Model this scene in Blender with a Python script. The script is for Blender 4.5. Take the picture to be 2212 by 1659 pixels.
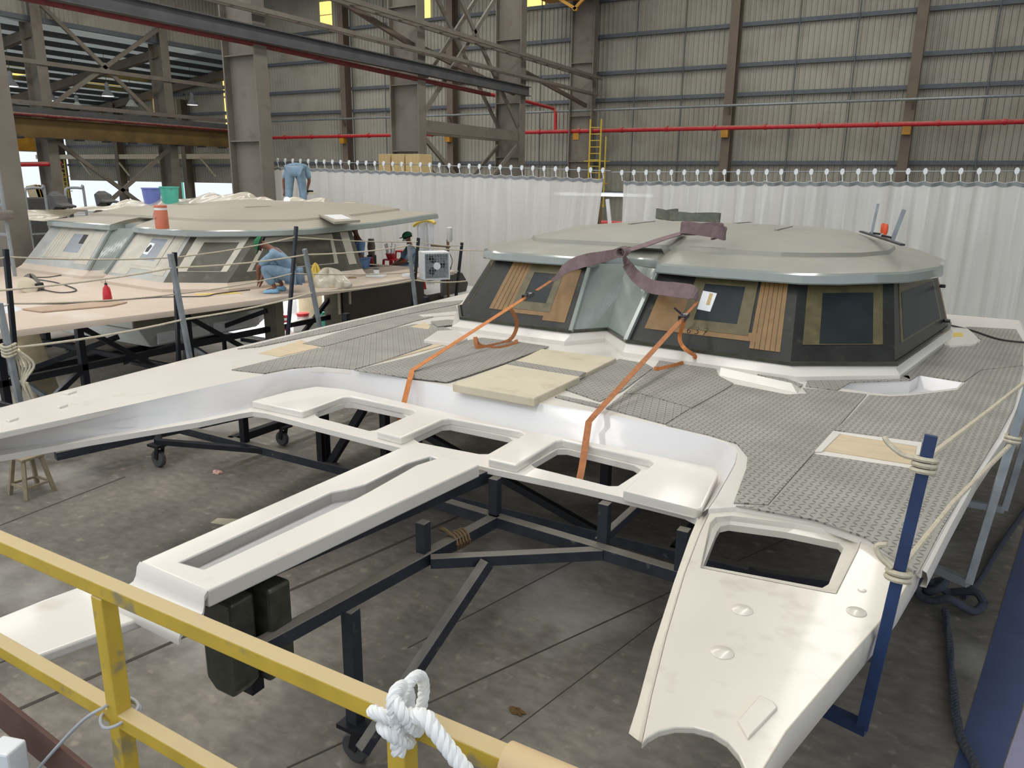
import bpy, bmesh, math, random
import numpy as np
from mathutils import Vector, Matrix
from mathutils.geometry import tessellate_polygon
random.seed(7)
S = bpy.context.scene
COL = S.collection
for o in list(bpy.data.objects): bpy.data.objects.remove(o)

# ------------------------------------------------------------------ camera
IW, IH, FPX, CAMH = 2212, 1659, 1664.0, 3.6
RM = np.array([[0.86548459, 0.13812116, -0.48151736],
               [0.50078978, -0.21537991, 0.83834426],
               [0.01208391, -0.96671301, -0.25557766]])
cam_d = bpy.data.cameras.new('camera'); cam = bpy.data.objects.new('camera', cam_d)
COL.objects.link(cam)
cam_d.sensor_width = 36.0; cam_d.lens = FPX / IW * 36.0
cam_d.clip_start = 0.05; cam_d.clip_end = 400
cm = Matrix.Identity(4)
for i in range(3):
    cm[i][0] = RM[i, 0]; cm[i][1] = -RM[i, 1]; cm[i][2] = -RM[i, 2]
cm[2][3] = CAMH
cam.matrix_world = cm
S.camera = cam

# ------------------------------------------------------------------ world, lights, exposure
S.view_settings.view_transform = 'Standard'
S.view_settings.look = 'None'
S.view_settings.gamma = 1.0
S.view_settings.use_curve_mapping = False
S.view_settings.exposure = -0.12
W = bpy.data.worlds.new('world'); S.world = W; W.use_nodes = True
bg = W.node_tree.nodes['Background']
bg.inputs[0].default_value = (0.84, 0.92, 1.0, 1); bg.inputs[1].default_value = 1.2
def area(name, loc, sx, sy, power, col, aim=None):
    l = bpy.data.lights.new(name, 'AREA'); l.shape = 'RECTANGLE'; l.size = sx; l.size_y = sy
    l.energy = power; l.color = col
    o = bpy.data.objects.new(name, l); COL.objects.link(o); o.location = loc
    if aim: o.rotation_euler = (Vector(aim) - Vector(loc)).to_track_quat('-Z', 'Y').to_euler()
    return o
WARM = (1.0, 0.965, 0.91)
# translucent roof-light strips of the hall roof
for i, x in enumerate((-36, -27.5, -19, -10.5, -2.0)):
    area('roof_light', (x, 14, 14.6), 1.6, 44, 1850, WARM)
sun_d = bpy.data.lights.new('sun', 'SUN'); sun_d.energy = 2.5; sun_d.angle = .02; sun_d.color = (1, .95, .86)
sun = bpy.data.objects.new('sun', sun_d); COL.objects.link(sun); sun.rotation_euler = Vector((.12, -.5, -.85)).to_track_quat('-Z', 'Y').to_euler()
# open gable end behind the camera and the open right side: daylight comes from the world

# ------------------------------------------------------------------ helpers
def ray(x, y):
    return RM @ np.array([(x - IW / 2) / FPX, (y - IH / 2) / FPX, 1.0])
CP = np.array([0, 0, CAMH])
def at(x, y, z):
    r = ray(x, y); return Vector(CP + r * ((z - CAMH) / r[2]))
def aty(x, y, Y):
    r = ray(x, y); return Vector(CP + r * (Y / r[1]))
def atx(x, y, X):
    r = ray(x, y); return Vector(CP + r * (X / r[0]))
def atp(x, y, pt, n):
    r = ray(x, y); n = np.array(n); return Vector(CP + r * (n.dot(np.array(pt) - CP) / n.dot(r)))
V = Vector

class G:
    def __init__(s): s.v = []; s.f = []
    def add(s, vs, fs):
        b = len(s.v); s.v += [V(v) for v in vs]; s.f += [tuple(i + b for i in f) for f in fs]; return s
    def box(s, c, d, rz=0, m=None):
        c = V(c); hx, hy, hz = d[0] / 2, d[1] / 2, d[2] / 2
        R = m or Matrix.Rotation(rz, 3, 'Z')
        vs = [c + R @ V((x * hx, y * hy, z * hz)) for x in (-1, 1) for y in (-1, 1) for z in (-1, 1)]
        return s.add(vs, [(0, 1, 3, 2), (4, 6, 7, 5), (0, 4, 5, 1), (2, 3, 7, 6), (0, 2, 6, 4), (1, 5, 7, 3)])
    def bar(s, p, q, w, h=None, up=(0, 0, 1)):
        p, q = V(p), V(q); h = h or w; t = (q - p).normalized(); up = V(up)
        if abs(t.dot(up)) > .98: up = V((0, 1, 0))
        a = t.cross(up).normalized() * (w / 2); b = a.cross(t).normalized() * (h / 2)
        vs = [p - a - b, p + a - b, p + a + b, p - a + b, q - a - b, q + a - b, q + a + b, q - a + b]
        return s.add(vs, [(0, 1, 2, 3), (7, 6, 5, 4), (0, 4, 5, 1), (1, 5, 6, 2), (2, 6, 7, 3), (3, 7, 4, 0)])
    def tube(s, pts, r, n=8, cap=True):
        pts = [V(p) for p in pts]; m = len(pts); rs = r if isinstance(r, (list, tuple)) else [r] * m
        vs = []; a = None
        for i, p in enumerate(pts):
            t = (pts[min(i + 1, m - 1)] - pts[max(i - 1, 0)]).normalized()
            if a is None:
                u = V((0, 0, 1)) if abs(t.z) < .9 else V((1, 0, 0)); a = t.cross(u).normalized()
            else:
                a = (a - t * a.dot(t))
                a = a.normalized() if a.length > 1e-6 else t.orthogonal().normalized()
            b = t.cross(a)
            for k in range(n):
                an = 2 * math.pi * k / n; vs.append(p + (a * math.cos(an) + b * math.sin(an)) * rs[i])
        fs = [(i * n + k, i * n + (k + 1) % n, (i + 1) * n + (k + 1) % n, (i + 1) * n + k) for i in range(m - 1) for k in range(n)]
        if cap: fs += [tuple(range(n))[::-1], tuple((m - 1) * n + k for k in range(n))]
        return s.add(vs, fs)
    def lathe(s, prof, c, n=20, axis='Z', cap=True):
        c = V(c); vs = []
        for r, z in prof:
            for k in range(n):
                a = 2 * math.pi * k / n; x, y = r * math.cos(a), r * math.sin(a)
                vs.append(c + (V((x, y, z)) if axis == 'Z' else V((z, x, y)) if axis == 'X' else V((y, z, x))))
        m = len(prof)
        fs = [(i * n + k, i * n + (k + 1) % n, (i + 1) * n + (k + 1) % n, (i + 1) * n + k) for i in range(m - 1) for k in range(n)]
        if cap: fs += [tuple(range(n))[::-1], tuple((m - 1) * n + k for k in range(n))]
        return s.add(vs, fs)
    def slab(s, outer, zt, zb, holes=()):
        loops = [[V((p[0], p[1], 0)) for p in outer]] + [[V((p[0], p[1], 0)) for p in h] for h in holes]
        flat = [p for l in loops for p in l]; n = len(flat)
        tri = tessellate_polygon(loops)
        zf = zt if callable(zt) else (lambda x, y: zt); zg = zb if callable(zb) else (lambda x, y: zb)
        vs = [V((p.x, p.y, zf(p.x, p.y))) for p in flat] + [V((p.x, p.y, zg(p.x, p.y))) for p in flat]
        fs = [tuple(t) for t in tri] + [tuple(i + n for i in t[::-1]) for t in tri]
        b = 0
        for l in loops:
            k = len(l)
            for i in range(k):
                j = (i + 1) % k; fs.append((b + i, b + j, b + j + n, b + i + n))
            b += k
        return s.add(vs, fs)
    def loft(s, loops, closed=True, cap0=False, cap1=False):
        n = len(loops[0]); vs = [p for l in loops for p in l]; fs = []
        for i in range(len(loops) - 1):
            for k in range(n if closed else n - 1):
                j = (k + 1) % n; fs.append((i * n + k, i * n + j, (i + 1) * n + j, (i + 1) * n + k))
        if cap0: fs.append(tuple(range(n))[::-1])
        if cap1: fs.append(tuple((len(loops) - 1) * n + k for k in range(n)))
        return s.add(vs, fs)
    def ribbon(s, pts, w, th=.004, side=None, sides=None):
        pts = [V(p) for p in pts]; m = len(pts); L = []
        for i, p in enumerate(pts):
            t = (pts[min(i + 1, m - 1)] - pts[max(i - 1, 0)]).normalized()
            sd = V(sides[i]) if sides else V(side) if side else t.cross(V((0, 0, 1)))
            sd = sd - t * sd.dot(t)
            sd = sd.normalized() if sd.length > 1e-5 else t.orthogonal().normalized()
            nn = t.cross(sd).normalized(); ww = w[i] if isinstance(w, (list, tuple)) else w
            L.append([p + sd * ww / 2 + nn * th / 2, p - sd * ww / 2 + nn * th / 2, p - sd * ww / 2 - nn * th / 2, p + sd * ww / 2 - nn * th / 2])
        return s.loft(L, True, True, True)
    def grid(s, fn, nu, nv):
        vs = [fn(i / nu, j / nv) for i in range(nu + 1) for j in range(nv + 1)]
        fs = [(i * (nv + 1) + j, (i + 1) * (nv + 1) + j, (i + 1) * (nv + 1) + j + 1, i * (nv + 1) + j + 1) for i in range(nu) for j in range(nv)]
        return s.add(vs, fs)
    def mesh(s, name, mat, smooth=False, recalc=True):
        me = bpy.data.meshes.new(name); me.from_pydata([tuple(v) for v in s.v], [], s.f); me.validate()
        if recalc:
            bm = bmesh.new(); bm.from_mesh(me); bmesh.ops.recalc_face_normals(bm, faces=bm.faces); bm.to_mesh(me); bm.free()
        if mat: me.materials.append(mat)
        if smooth:
            me.polygons.foreach_set('use_smooth', [True] * len(me.polygons))
            if smooth != 'all': me.set_sharp_from_angle(angle=math.radians(smooth if smooth is not True else 40))
        return me
    def obj(s, name, mat, parent=None, smooth=False, bevel=0, seg=2, origin=None, recalc=True):
        """origin: base point of a top-level thing (mesh is shifted so the object sits there)"""
        if origin is not None:
            og = V(origin); s.v = [v - og for v in s.v]
        o = bpy.data.objects.new(name, s.mesh(name, mat, smooth, recalc)); COL.objects.link(o)
        if origin is not None: o.location = origin
        if parent is not None: pa(o, parent)
        if bevel:
            b = o.modifiers.new('bevel', 'BEVEL'); b.width = bevel; b.segments = seg; b.limit_method = 'ANGLE'; b.angle_limit = math.radians(35)
            b.use_clamp_overlap = True
        return o
def pa(o, p):
    o.parent = p
    if p.parent is None: o.matrix_parent_inverse = Matrix.Translation(-p.location)   # parts carry world coordinates
def tag(o, label, cat, group=None, kind=None):
    o['label'] = label; o['category'] = cat
    if group: o['group'] = group
    if kind: o['kind'] = kind
    return o
def thing(name, label, cat, loc=(0, 0, 0), group=None):
    o = bpy.data.objects.new(name, None); COL.objects.link(o); o.location = loc; o.empty_display_size = .2
    return tag(o, label, cat, group)
def struct(o, label=None, cat=None):
    o['kind'] = 'structure'
    if label: o['label'] = label
    if cat: o['category'] = cat
    return o
def sm(pts, n=6, closed=False):
    """Catmull-Rom through points"""
    pts = [V(p) for p in pts]; out = []; m = len(pts)
    rng = range(m) if closed else range(m - 1)
    for i in rng:
        g = (lambda k: pts[k % m]) if closed else (lambda k: pts[max(0, min(m - 1, k))])
        a, b, c, d = g(i - 1), g(i), g(i + 1), g(i + 2)
        for k in range(n):
            t = k / n
            out.append(.5 * ((2 * b) + (c - a) * t + (2 * a - 5 * b + 4 * c - d) * t * t + (3 * b - a - 3 * c + d) * t ** 3))
    if not closed: out.append(pts[-1])
    return out

# ------------------------------------------------------------------ materials
def mat(name, col, rough=.6, metal=0., var=.12, scale=6., bump=0., bscale=60., coat=0., spec=.5, col2=None, stretch=None, detail=5, dirt=None, dust=None):
    m = bpy.data.materials.new(name); m.use_nodes = True; nt = m.node_tree; N = nt.nodes; L = nt.links
    b = N['Principled BSDF']; b.inputs['Roughness'].default_value = rough; b.inputs['Metallic'].default_value = metal
    b.inputs['Coat Weight'].default_value = coat; b.inputs['Coat Roughness'].default_value = .08
    b.inputs['Specular IOR Level'].default_value = spec
    tc = N.new('ShaderNodeTexCoord'); mp = N.new('ShaderNodeMapping'); L.new(tc.outputs['Object'], mp.inputs[0])
    if stretch: mp.inputs['Scale'].default_value = stretch
    no = N.new('ShaderNodeTexNoise'); no.inputs['Scale'].default_value = scale; no.inputs['Detail'].default_value = detail; L.new(mp.outputs[0], no.inputs[0])
    r = N.new('ShaderNodeValToRGB'); e = r.color_ramp.elements
    c2 = col2 or tuple(min(1, c * (1 + var)) for c in col)
    e[0].position = .32; e[1].position = .68
    e[0].color = (*[c * (1 - var) for c in col], 1); e[1].color = (*c2, 1)
    L.new(no.outputs[0], r.inputs[0]); out = r.outputs[0]
    if dirt:
        n2 = N.new('ShaderNodeTexNoise'); n2.inputs['Scale'].default_value = dirt[1]; n2.inputs['Detail'].default_value = 8; L.new(tc.outputs['Object'], n2.inputs[0])
        r2 = N.new('ShaderNodeValToRGB'); r2.color_ramp.elements[0].position = dirt[2]; r2.color_ramp.elements[1].position = dirt[2] + dirt[3]
        L.new(n2.outputs[0], r2.inputs[0])
        mx = N.new('ShaderNodeMix'); mx.data_type = 'RGBA'; mx.inputs[7].default_value = (*dirt[0], 1)
        L.new(r2.outputs[0], mx.inputs[0]); L.new(out, mx.inputs[6]); out = mx.outputs[2]
    if dust:   # settled dust on upward faces
        ge = N.new('ShaderNodeNewGeometry'); sx = N.new('ShaderNodeSeparateXYZ'); L.new(ge.outputs['Normal'], sx.inputs[0])
        ad = N.new('ShaderNodeMath'); ad.operation = 'MULTIPLY_ADD'; ad.inputs[1].default_value = .5; L.new(no.outputs[0], ad.inputs[0]); L.new(sx.outputs[2], ad.inputs[2])
        mr = N.new('ShaderNodeMapRange'); mr.inputs[1].default_value = .55; mr.inputs[2].default_value = 1.1; mr.inputs[4].default_value = dust[1]; L.new(ad.outputs[0], mr.inputs[0])
        md = N.new('ShaderNodeMix'); md.data_type = 'RGBA'; md.inputs[7].default_value = (*dust[0], 1); L.new(mr.outputs[0], md.inputs[0]); L.new(out, md.inputs[6]); out = md.outputs[2]
    L.new(out, b.inputs['Base Color'])
    if bump:
        n3 = N.new('ShaderNodeTexNoise'); n3.inputs['Scale'].default_value = bscale; n3.inputs['Detail'].default_value = 4; L.new(tc.outputs['Object'], n3.inputs[0])
        bp = N.new('ShaderNodeBump'); bp.inputs['Strength'].default_value = bump; bp.inputs['Distance'].default_value = .01
        L.new(n3.outputs[0], bp.inputs['Height']); L.new(bp.outputs[0], b.inputs['Normal'])
    return m
def c8(r, g, b):
    f = lambda v: (v / 255 / 12.92) if v / 255 <= .04045 else ((v / 255 + .055) / 1.055) ** 2.4
    return (f(r), f(g), f(b))
m_gel = mat('white_gelcoat', c8(224, 218, 209), .3, var=.02, scale=1.2, coat=.3, dirt=(c8(196, 187, 172), 3.2, .62, .3))
m_bow = mat('white_gelcoat_scuffed', c8(216, 209, 196), .3, var=.03, scale=1.6, coat=.35, dirt=(c8(188, 179, 165), 5.0, .58, .25))
m_gelblue = mat('white_gelcoat_wall', c8(224, 221, 220), .2, var=.02, scale=1.2, coat=.5)
m_roof = mat('grey_primer_roof', c8(143, 142, 132), .55, var=.06, scale=1.4, coat=.05, dirt=(c8(152, 147, 133), 2.0, .5, .3))
m_brow = mat('grey_gelcoat_brow', c8(143, 150, 145), .18, var=.03, coat=.6)
m_roof2 = mat('dusty_primer_roof', c8(162, 155, 141), .55, var=.05, scale=1.2)
m_lam = mat('dark_tinted_laminate', c8(44, 45, 43), .38, var=.35, scale=2.5, coat=.0, spec=.35, dirt=(c8(84, 82, 70), 6, .62, .2))
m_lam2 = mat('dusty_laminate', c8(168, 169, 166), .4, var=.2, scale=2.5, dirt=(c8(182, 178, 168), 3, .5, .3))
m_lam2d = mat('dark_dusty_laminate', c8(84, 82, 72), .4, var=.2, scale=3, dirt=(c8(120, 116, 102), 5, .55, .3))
m_olive = mat('olive_laminate', c8(96, 88, 62), .4, var=.2, scale=9)
m_pane = mat('dark_pane', c8(40, 46, 49), .4, var=.2, scale=3, spec=.3)
m_pane2 = mat('grey_pane', c8(142, 148, 158), .35, var=.12, scale=3)
m_core = mat('brown_core_board', c8(132, 102, 64), .5, var=.14, scale=8, stretch=(1, 1, .2))
m_core2 = mat('pale_core_board', c8(190, 178, 150), .5, var=.1, scale=6)
m_core3 = mat('dusty_pale_board', c8(190, 184, 170), .5, var=.08, scale=5)
m_resin = mat('dark_resin_edge', c8(58, 60, 50), .3, var=.3, scale=14)
m_ply = mat('beige_panel', c8(202, 183, 152), .6, var=.07, scale=3, stretch=(1, 4, 1), dirt=(c8(190, 172, 140), 7, .6, .2))
m_hatch = mat('cream_foam_panel', c8(202, 192, 168), .6, var=.04, scale=3, dirt=(c8(180, 167, 140), 5, .55, .25))
m_deck2 = mat('sanded_pink_deck', c8(203, 186, 169), .6, var=.04, scale=1.0, dirt=(c8(216, 206, 196), 1.2, .55, .2))
m_steel = mat('dark_blue_steel', c8(46, 50, 58), .5, .2, var=.25, scale=7, dirt=(c8(100, 98, 92), 11, .64, .12), dust=(c8(128, 122, 110), .7))
m_steelb = mat('black_steel', c8(26, 28, 34), .45, .3, var=.3, scale=7)
m_blue = mat('navy_steel_post', c8(34, 54, 92), .4, .2, var=.2, scale=9)
m_galv = mat('galvanised_steel', c8(140, 146, 150), .45, .4, var=.15, scale=9)
m_col = mat('brown_grey_steel_paint', c8(120, 113, 103), .7, var=.12, scale=1.1, dirt=(c8(102, 91, 80), 2.2, .55, .25))
m_colw = mat('brown_wall_post_paint', c8(110, 98, 86), .7, var=.12, scale=1.1)
m_girt = mat('blue_grey_girt', c8(92, 98, 104), .6, var=.12)
m_beam = mat('dusty_steel_beam', c8(82, 82, 84), .6, var=.18, scale=2)
m_clad = mat('cream_cladding', c8(166, 163, 151), .7, var=.09, scale=.35, dirt=(c8(138, 133, 120), .6, .5, .3), stretch=(1, 1, .25))
m_roofdk = mat('roof_sheet', c8(150, 154, 150), .6, var=.1)
m_red = mat('red_pipe_paint', c8(190, 40, 50), .45, var=.12, dust=(c8(170, 150, 130), .8))
m_redold = mat('old_red_pipe_paint', c8(112, 40, 42), .6, var=.2, dust=(c8(170, 150, 126), .9))
m_yel = mat('yellow_rail_paint', c8(198, 166, 58), .5, var=.12, scale=9, dirt=(c8(150, 136, 100), 14, .60, .1), dust=(c8(196, 176, 136), .85))
m_yelcr = mat('yellow_crane_paint', c8(176, 128, 34), .5, var=.2, scale=2)
m_yeldk = mat('brownish_yellow_paint', c8(104, 84, 46), .6, var=.25, scale=1.2)  # darker, browner yellow than the crane paint
m_yellad = mat('yellow_ladder_paint', c8(214, 188, 70), .5, var=.1)
m_rope = mat('cream_rope', c8(198, 188, 166), .9, var=.12, scale=40, bump=.5, bscale=200)
m_ropew = mat('white_rope', c8(232, 232, 230), .85, var=.06, scale=40)
m_ropebr = mat('brown_rope', c8(110, 90, 62), .9, var=.2, scale=40)
m_ropedk = mat('dark_thick_rope', c8(62, 64, 74), .9, var=.2, scale=30)
m_cable = mat('grey_cable', c8(172, 174, 178), .5, var=.05)
m_cabledk = mat('dark_cable', c8(52, 48, 50), .6, var=.1)
m_cablebr = mat('brown_cable', c8(150, 118, 70), .6, var=.1)
m_strap = mat('orange_webbing', c8(196, 122, 66), .75, var=.12, scale=20, bump=.3, bscale=300)
m_strapb = mat('brown_webbing', c8(164, 104, 62), .75, var=.15, scale=20)
m_sling = mat('mauve_sling', c8(122, 102, 104), .9, var=.14, scale=12, bump=.3, bscale=200)
m_slingg = mat('grey_sling', c8(104, 106, 96), .9, var=.14, scale=12)
m_denim = mat('blue_workwear', c8(122, 146, 166), .85, var=.14, scale=9, bump=.35, bscale=14)
m_denim2 = mat('blue_jeans', c8(128, 164, 214), .85, var=.14, scale=9)
m_green = mat('green_cloth', c8(34, 104, 66), .85, var=.12)
m_skin = mat('skin', c8(122, 78, 58), .55, var=.08)
m_shoe = mat('blue_shoe_cover', c8(136, 182, 214), .6, var=.08, bump=.5, bscale=25)
m_hair = mat('black_hair', c8(24, 20, 18), .7, var=.1)
m_white = mat('white_plastic', c8(232, 234, 236), .4, var=.03)
m_redpl = mat('red_plastic', c8(190, 40, 52), .35, var=.08)
m_orange = mat('salmon_plastic', c8(196, 112, 84), .4, var=.06)
m_orange2 = mat('orange_handle', c8(226, 88, 44), .4, var=.06)
m_bluepl = mat('blue_violet_plastic', c8(122, 132, 206), .35, var=.05)
m_teal = mat('teal_plastic', c8(86, 186, 166), .35, var=.05)
m_dkgrey = mat('dark_grey_paint', c8(70, 70, 70), .6, var=.15)
m_midgrey = mat('mid_grey_paint', c8(138, 142, 144), .5, var=.1)
m_wood = mat('wood_board', c8(196, 172, 122), .6, var=.1, scale=4, stretch=(6, 6, 1))
m_stool = mat('grey_brown_wood', c8(142, 130, 106), .7, var=.15, scale=10)
m_card = mat('kraft_paper', c8(205, 178, 134), .6, var=.07, scale=7)
m_rust = mat('rusty_brown_steel', c8(96, 68, 58), .7, var=.2, scale=7)
m_bulk = mat('dark_bulkhead', c8(58, 50, 42), .4, var=.3, scale=1.8)
m_hullg = mat('grey_green_hull_box', c8(120, 116, 100), .5, var=.12, scale=2)
m_hullw = mat('pale_hull_box', c8(196, 198, 194), .4, var=.06, scale=2)
m_black = mat('black_part', c8(20, 20, 22), .4, var=.2)
m_lens = mat('tool_grey', c8(112, 104, 100), .5, var=.12)
m_tape = mat('yellow_tape', c8(226, 198, 92), .6, var=.1)
m_sand = mat('pinkish_board', c8(182, 156, 134), .6, var=.06)
m_pink = mat('pink_paper', c8(214, 170, 156), .7, var=.1)
m_leaf = mat('brown_leaf', c8(104, 78, 38), .8, var=.2)
m_purlin = mat('dark_purlin', c8(74, 76, 76), .6, var=.12)

def emis(name, col, st):
    m = bpy.data.materials.new(name); m.use_nodes = True; b = m.node_tree.nodes['Principled BSDF']
    b.inputs['Base Color'].default_value = (*col, 1); b.inputs['Emission Color'].default_value = (*col, 1); b.inputs['Emission Strength'].default_value = st
    return m
m_glow = emis('yellow_rooflight_sheet', c8(255, 226, 130), 1.2)
m_lamp = emis('lamp_glow', (1, .96, .88), 3.0)
m_lampled = emis('white_work_lamp', (1, 1, 1), 12.0)
m_tubel = emis('tube_glow', (1, 1, 1), 2.0)

def floor_mat():
    m = bpy.data.materials.new('concrete_floor'); m.use_nodes = True; nt = m.node_tree; N = nt.nodes; L = nt.links; b = N['Principled BSDF']
    tc = N.new('ShaderNodeTexCoord')
    def noise(sc, d, st=None):
        n = N.new('ShaderNodeTexNoise'); n.inputs['Scale'].default_value = sc; n.inputs['Detail'].default_value = d
        if st:
            mp = N.new('ShaderNodeMapping'); mp.inputs['Scale'].default_value = st; L.new(tc.outputs['Object'], mp.inputs[0]); L.new(mp.outputs[0], n.inputs[0])
        else: L.new(tc.outputs['Object'], n.inputs[0])
        return n.outputs[0]
    def ramp(i, p0, p1, c0, c1):
        r = N.new('ShaderNodeValToRGB'); r.color_ramp.elements[0].position = p0; r.color_ramp.elements[1].position = p1
        r.color_ramp.elements[0].color = (*c0, 1); r.color_ramp.elements[1].color = (*c1, 1); L.new(i, r.inputs[0]); return r.outputs[0]
    def mix(f, a, bb, bt='MIX'):
        x = N.new('ShaderNodeMix'); x.data_type = 'RGBA'; x.blend_type = bt
        if isinstance(f, float): x.inputs[0].default_value = f
        else: L.new(f, x.inputs[0])
        for s_, k in ((a, 6), (bb, 7)):
            if isinstance(s_, tuple): x.inputs[k].default_value = (*s_, 1)
            else: L.new(s_, x.inputs[k])
        return x.outputs[2]
    base = ramp(noise(.6, 6), .35, .65, c8(98, 93, 86), c8(136, 129, 118))
    fine = ramp(noise(7, 9, (1, 1.6, 1)), .3, .7, (.72, .72, .72), (1.12, 1.12, 1.12))
    c = mix(1.0, base, fine, 'MULTIPLY')
    dust = ramp(noise(.45, 8), .54, .74, (0, 0, 0), (.85, .85, .85))
    c = mix(dust, c, c8(196, 192, 184))
    chip = ramp(noise(9, 10), .60, .72, (0, 0, 0), (.35, .35, .35))
    c = mix(chip, c, c8(186, 172, 150))
    st = ramp(noise(1.7, 5), .62, .74, (0, 0, 0), (.5, .5, .5))
    c = mix(st, c, c8(84, 74, 62))
    L.new(c, b.inputs['Base Color']); b.inputs['Roughness'].default_value = .75
    bp = N.new('ShaderNodeBump'); bp.inputs['Strength'].default_value = .35; bp.inputs['Distance'].default_value = .01
    L.new(noise(22, 8), bp.inputs['Height']); L.new(bp.outputs[0], b.inputs['Normal'])
    return m
m_floor = floor_mat()

def treadmat(name, c_base, c_dash, per=.046, rot=0.0):
    m = bpy.data.materials.new(name); m.use_nodes = True; nt = m.node_tree; N = nt.nodes; L = nt.links; b = N['Principled BSDF']
    tc = N.new('ShaderNodeTexCoord'); mp = N.new('ShaderNodeMapping'); L.new(tc.outputs['Object'], mp.inputs[0])
    mp.inputs['Scale'].default_value = (1 / per,) * 3; mp.inputs['Rotation'].default_value = (0, 0, rot)
    sp = N.new('ShaderNodeSeparateXYZ'); L.new(mp.outputs[0], sp.inputs[0])
    def ma(op, a, bb=None, cc=None):
        n = N.new('ShaderNodeMath'); n.operation = op
        for i, v in enumerate((a, bb, cc)):
            if v is None: continue
            if isinstance(v, (int, float)): n.inputs[i].default_value = v
            else: L.new(v, n.inputs[i])
        return n.outputs[0]
    x, y = sp.outputs[0], sp.outputs[1]
    fx = ma('SUBTRACT', ma('FRACT', x), .5); fy = ma('SUBTRACT', ma('FRACT', y), .5)
    par = ma('FRACT', ma('MULTIPLY', ma('ADD', ma('FLOOR', x), ma('FLOOR', y)), .5))     # 0 or .5
    sg = ma('SUBTRACT', 1.0, ma('MULTIPLY', par, 4.0))                                     # +1 / -1
    fy2 = ma('MULTIPLY', fy, sg)
    al = ma('ADD', fx, fy2); ac = ma('SUBTRACT', fx, fy2)
    d = ma('ADD', ma('POWER', ma('DIVIDE', al, .62), 2.0), ma('POWER', ma('DIVIDE', ac, .2), 2.0))
    mask = ma('LESS_THAN', d, 1.0)
    n = N.new('ShaderNodeTexNoise'); n.inputs['Scale'].default_value = 2.2; n.inputs['Detail'].default_value = 7; L.new(tc.outputs['Object'], n.inputs[0])
    r = N.new('ShaderNodeValToRGB'); r.color_ramp.elements[0].position = .32; r.color_ramp.elements[1].position = .7
    r.color_ramp.elements[0].color = (*[v * .84 for v in c_base], 1); r.color_ramp.elements[1].color = (*[min(1, v * 1.14) for v in c_base], 1); L.new(n.outputs[0], r.inputs[0])
    mx = N.new('ShaderNodeMix'); mx.data_type = 'RGBA'; L.new(mask, mx.inputs[0]); L.new(r.outputs[0], mx.inputs[6]); mx.inputs[7].default_value = (*c_dash, 1)
    L.new(mx.outputs[2], b.inputs['Base Color']); b.inputs['Roughness'].default_value = .62
    bp = N.new('ShaderNodeBump'); bp.inputs['Strength'].default_value = .5; bp.inputs['Distance'].default_value = .003; L.new(mask, bp.inputs['Height']); L.new(bp.outputs[0], b.inputs['Normal'])
    return m
m_tread = treadmat('grey_tread_mat', c8(152, 149, 141), c8(98, 96, 91), rot=.1)
m_tread2 = treadmat('grey_tread_mat_turned', c8(152, 149, 141), c8(100, 98, 93), rot=.5)

def curtain_mat():
    m = bpy.data.materials.new('milky_pvc_sheet'); m.use_nodes = True; nt = m.node_tree; N = nt.nodes; L = nt.links; b = N['Principled BSDF']
    b.inputs['Base Color'].default_value = (*c8(244, 243, 240), 1); b.inputs['Roughness'].default_value = .2
    b.inputs['Coat Weight'].default_value = .4
    tl = N.new('ShaderNodeBsdfTranslucent'); tl.inputs[0].default_value = (*c8(246, 246, 243), 1)
    tr = N.new('ShaderNodeBsdfTransparent'); tr.inputs[0].default_value = (.9, .95, .95, 1)
    m1 = N.new('ShaderNodeMixShader'); m1.inputs[0].default_value = .5; L.new(b.outputs[0], m1.inputs[1]); L.new(tl.outputs[0], m1.inputs[2])
    no = N.new('ShaderNodeTexNoise'); no.inputs['Scale'].default_value = .5; tc = N.new('ShaderNodeTexCoord'); L.new(tc.outputs['Object'], no.inputs[0])
    mr = N.new('ShaderNodeMapRange'); mr.inputs[1].default_value = .45; mr.inputs[2].default_value = .75; mr.inputs[3].default_value = .02; mr.inputs[4].default_value = .12
    L.new(no.outputs[0], mr.inputs[0])
    m2 = N.new('ShaderNodeMixShader'); L.new(mr.outputs[0], m2.inputs[0]); L.new(m1.outputs[0], m2.inputs[1]); L.new(tr.outputs[0], m2.inputs[2])
    L.new(m2.outputs[0], N['Material Output'].inputs[0])
    return m
m_pvc = curtain_mat()
def film_mat():
    m = bpy.data.materials.new('clear_plastic_film'); m.use_nodes = True; nt = m.node_tree; N = nt.nodes; L = nt.links; b = N['Principled BSDF']
    b.inputs['Base Color'].default_value = (*c8(226, 218, 200), 1); b.inputs['Roughness'].default_value = .2; b.inputs['Coat Weight'].default_value = .5
    tr = N.new('ShaderNodeBsdfTransparent'); m1 = N.new('ShaderNodeMixShader'); m1.inputs[0].default_value = .3
    L.new(b.outputs[0], m1.inputs[1]); L.new(tr.outputs[0], m1.inputs[2]); L.new(m1.outputs[0], N['Material Output'].inputs[0])
    return m
m_film = film_mat()
def sheet_mat():
    m = bpy.data.materials.new('translucent_roof_sheet'); m.use_nodes = True; nt = m.node_tree; N = nt.nodes; L = nt.links; b = N['Principled BSDF']
    b.inputs['Base Color'].default_value = (*c8(150, 154, 150), 1); tl = N.new('ShaderNodeBsdfTranslucent'); tl.inputs[0].default_value = (*c8(210, 216, 214), 1)
    m1 = N.new('ShaderNodeMixShader'); m1.inputs[0].default_value = .2; L.new(b.outputs[0], m1.inputs[1]); L.new(tl.outputs[0], m1.inputs[2]); L.new(m1.outputs[0], N['Material Output'].inputs[0])
    return m
m_tsheet = sheet_mat()
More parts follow.
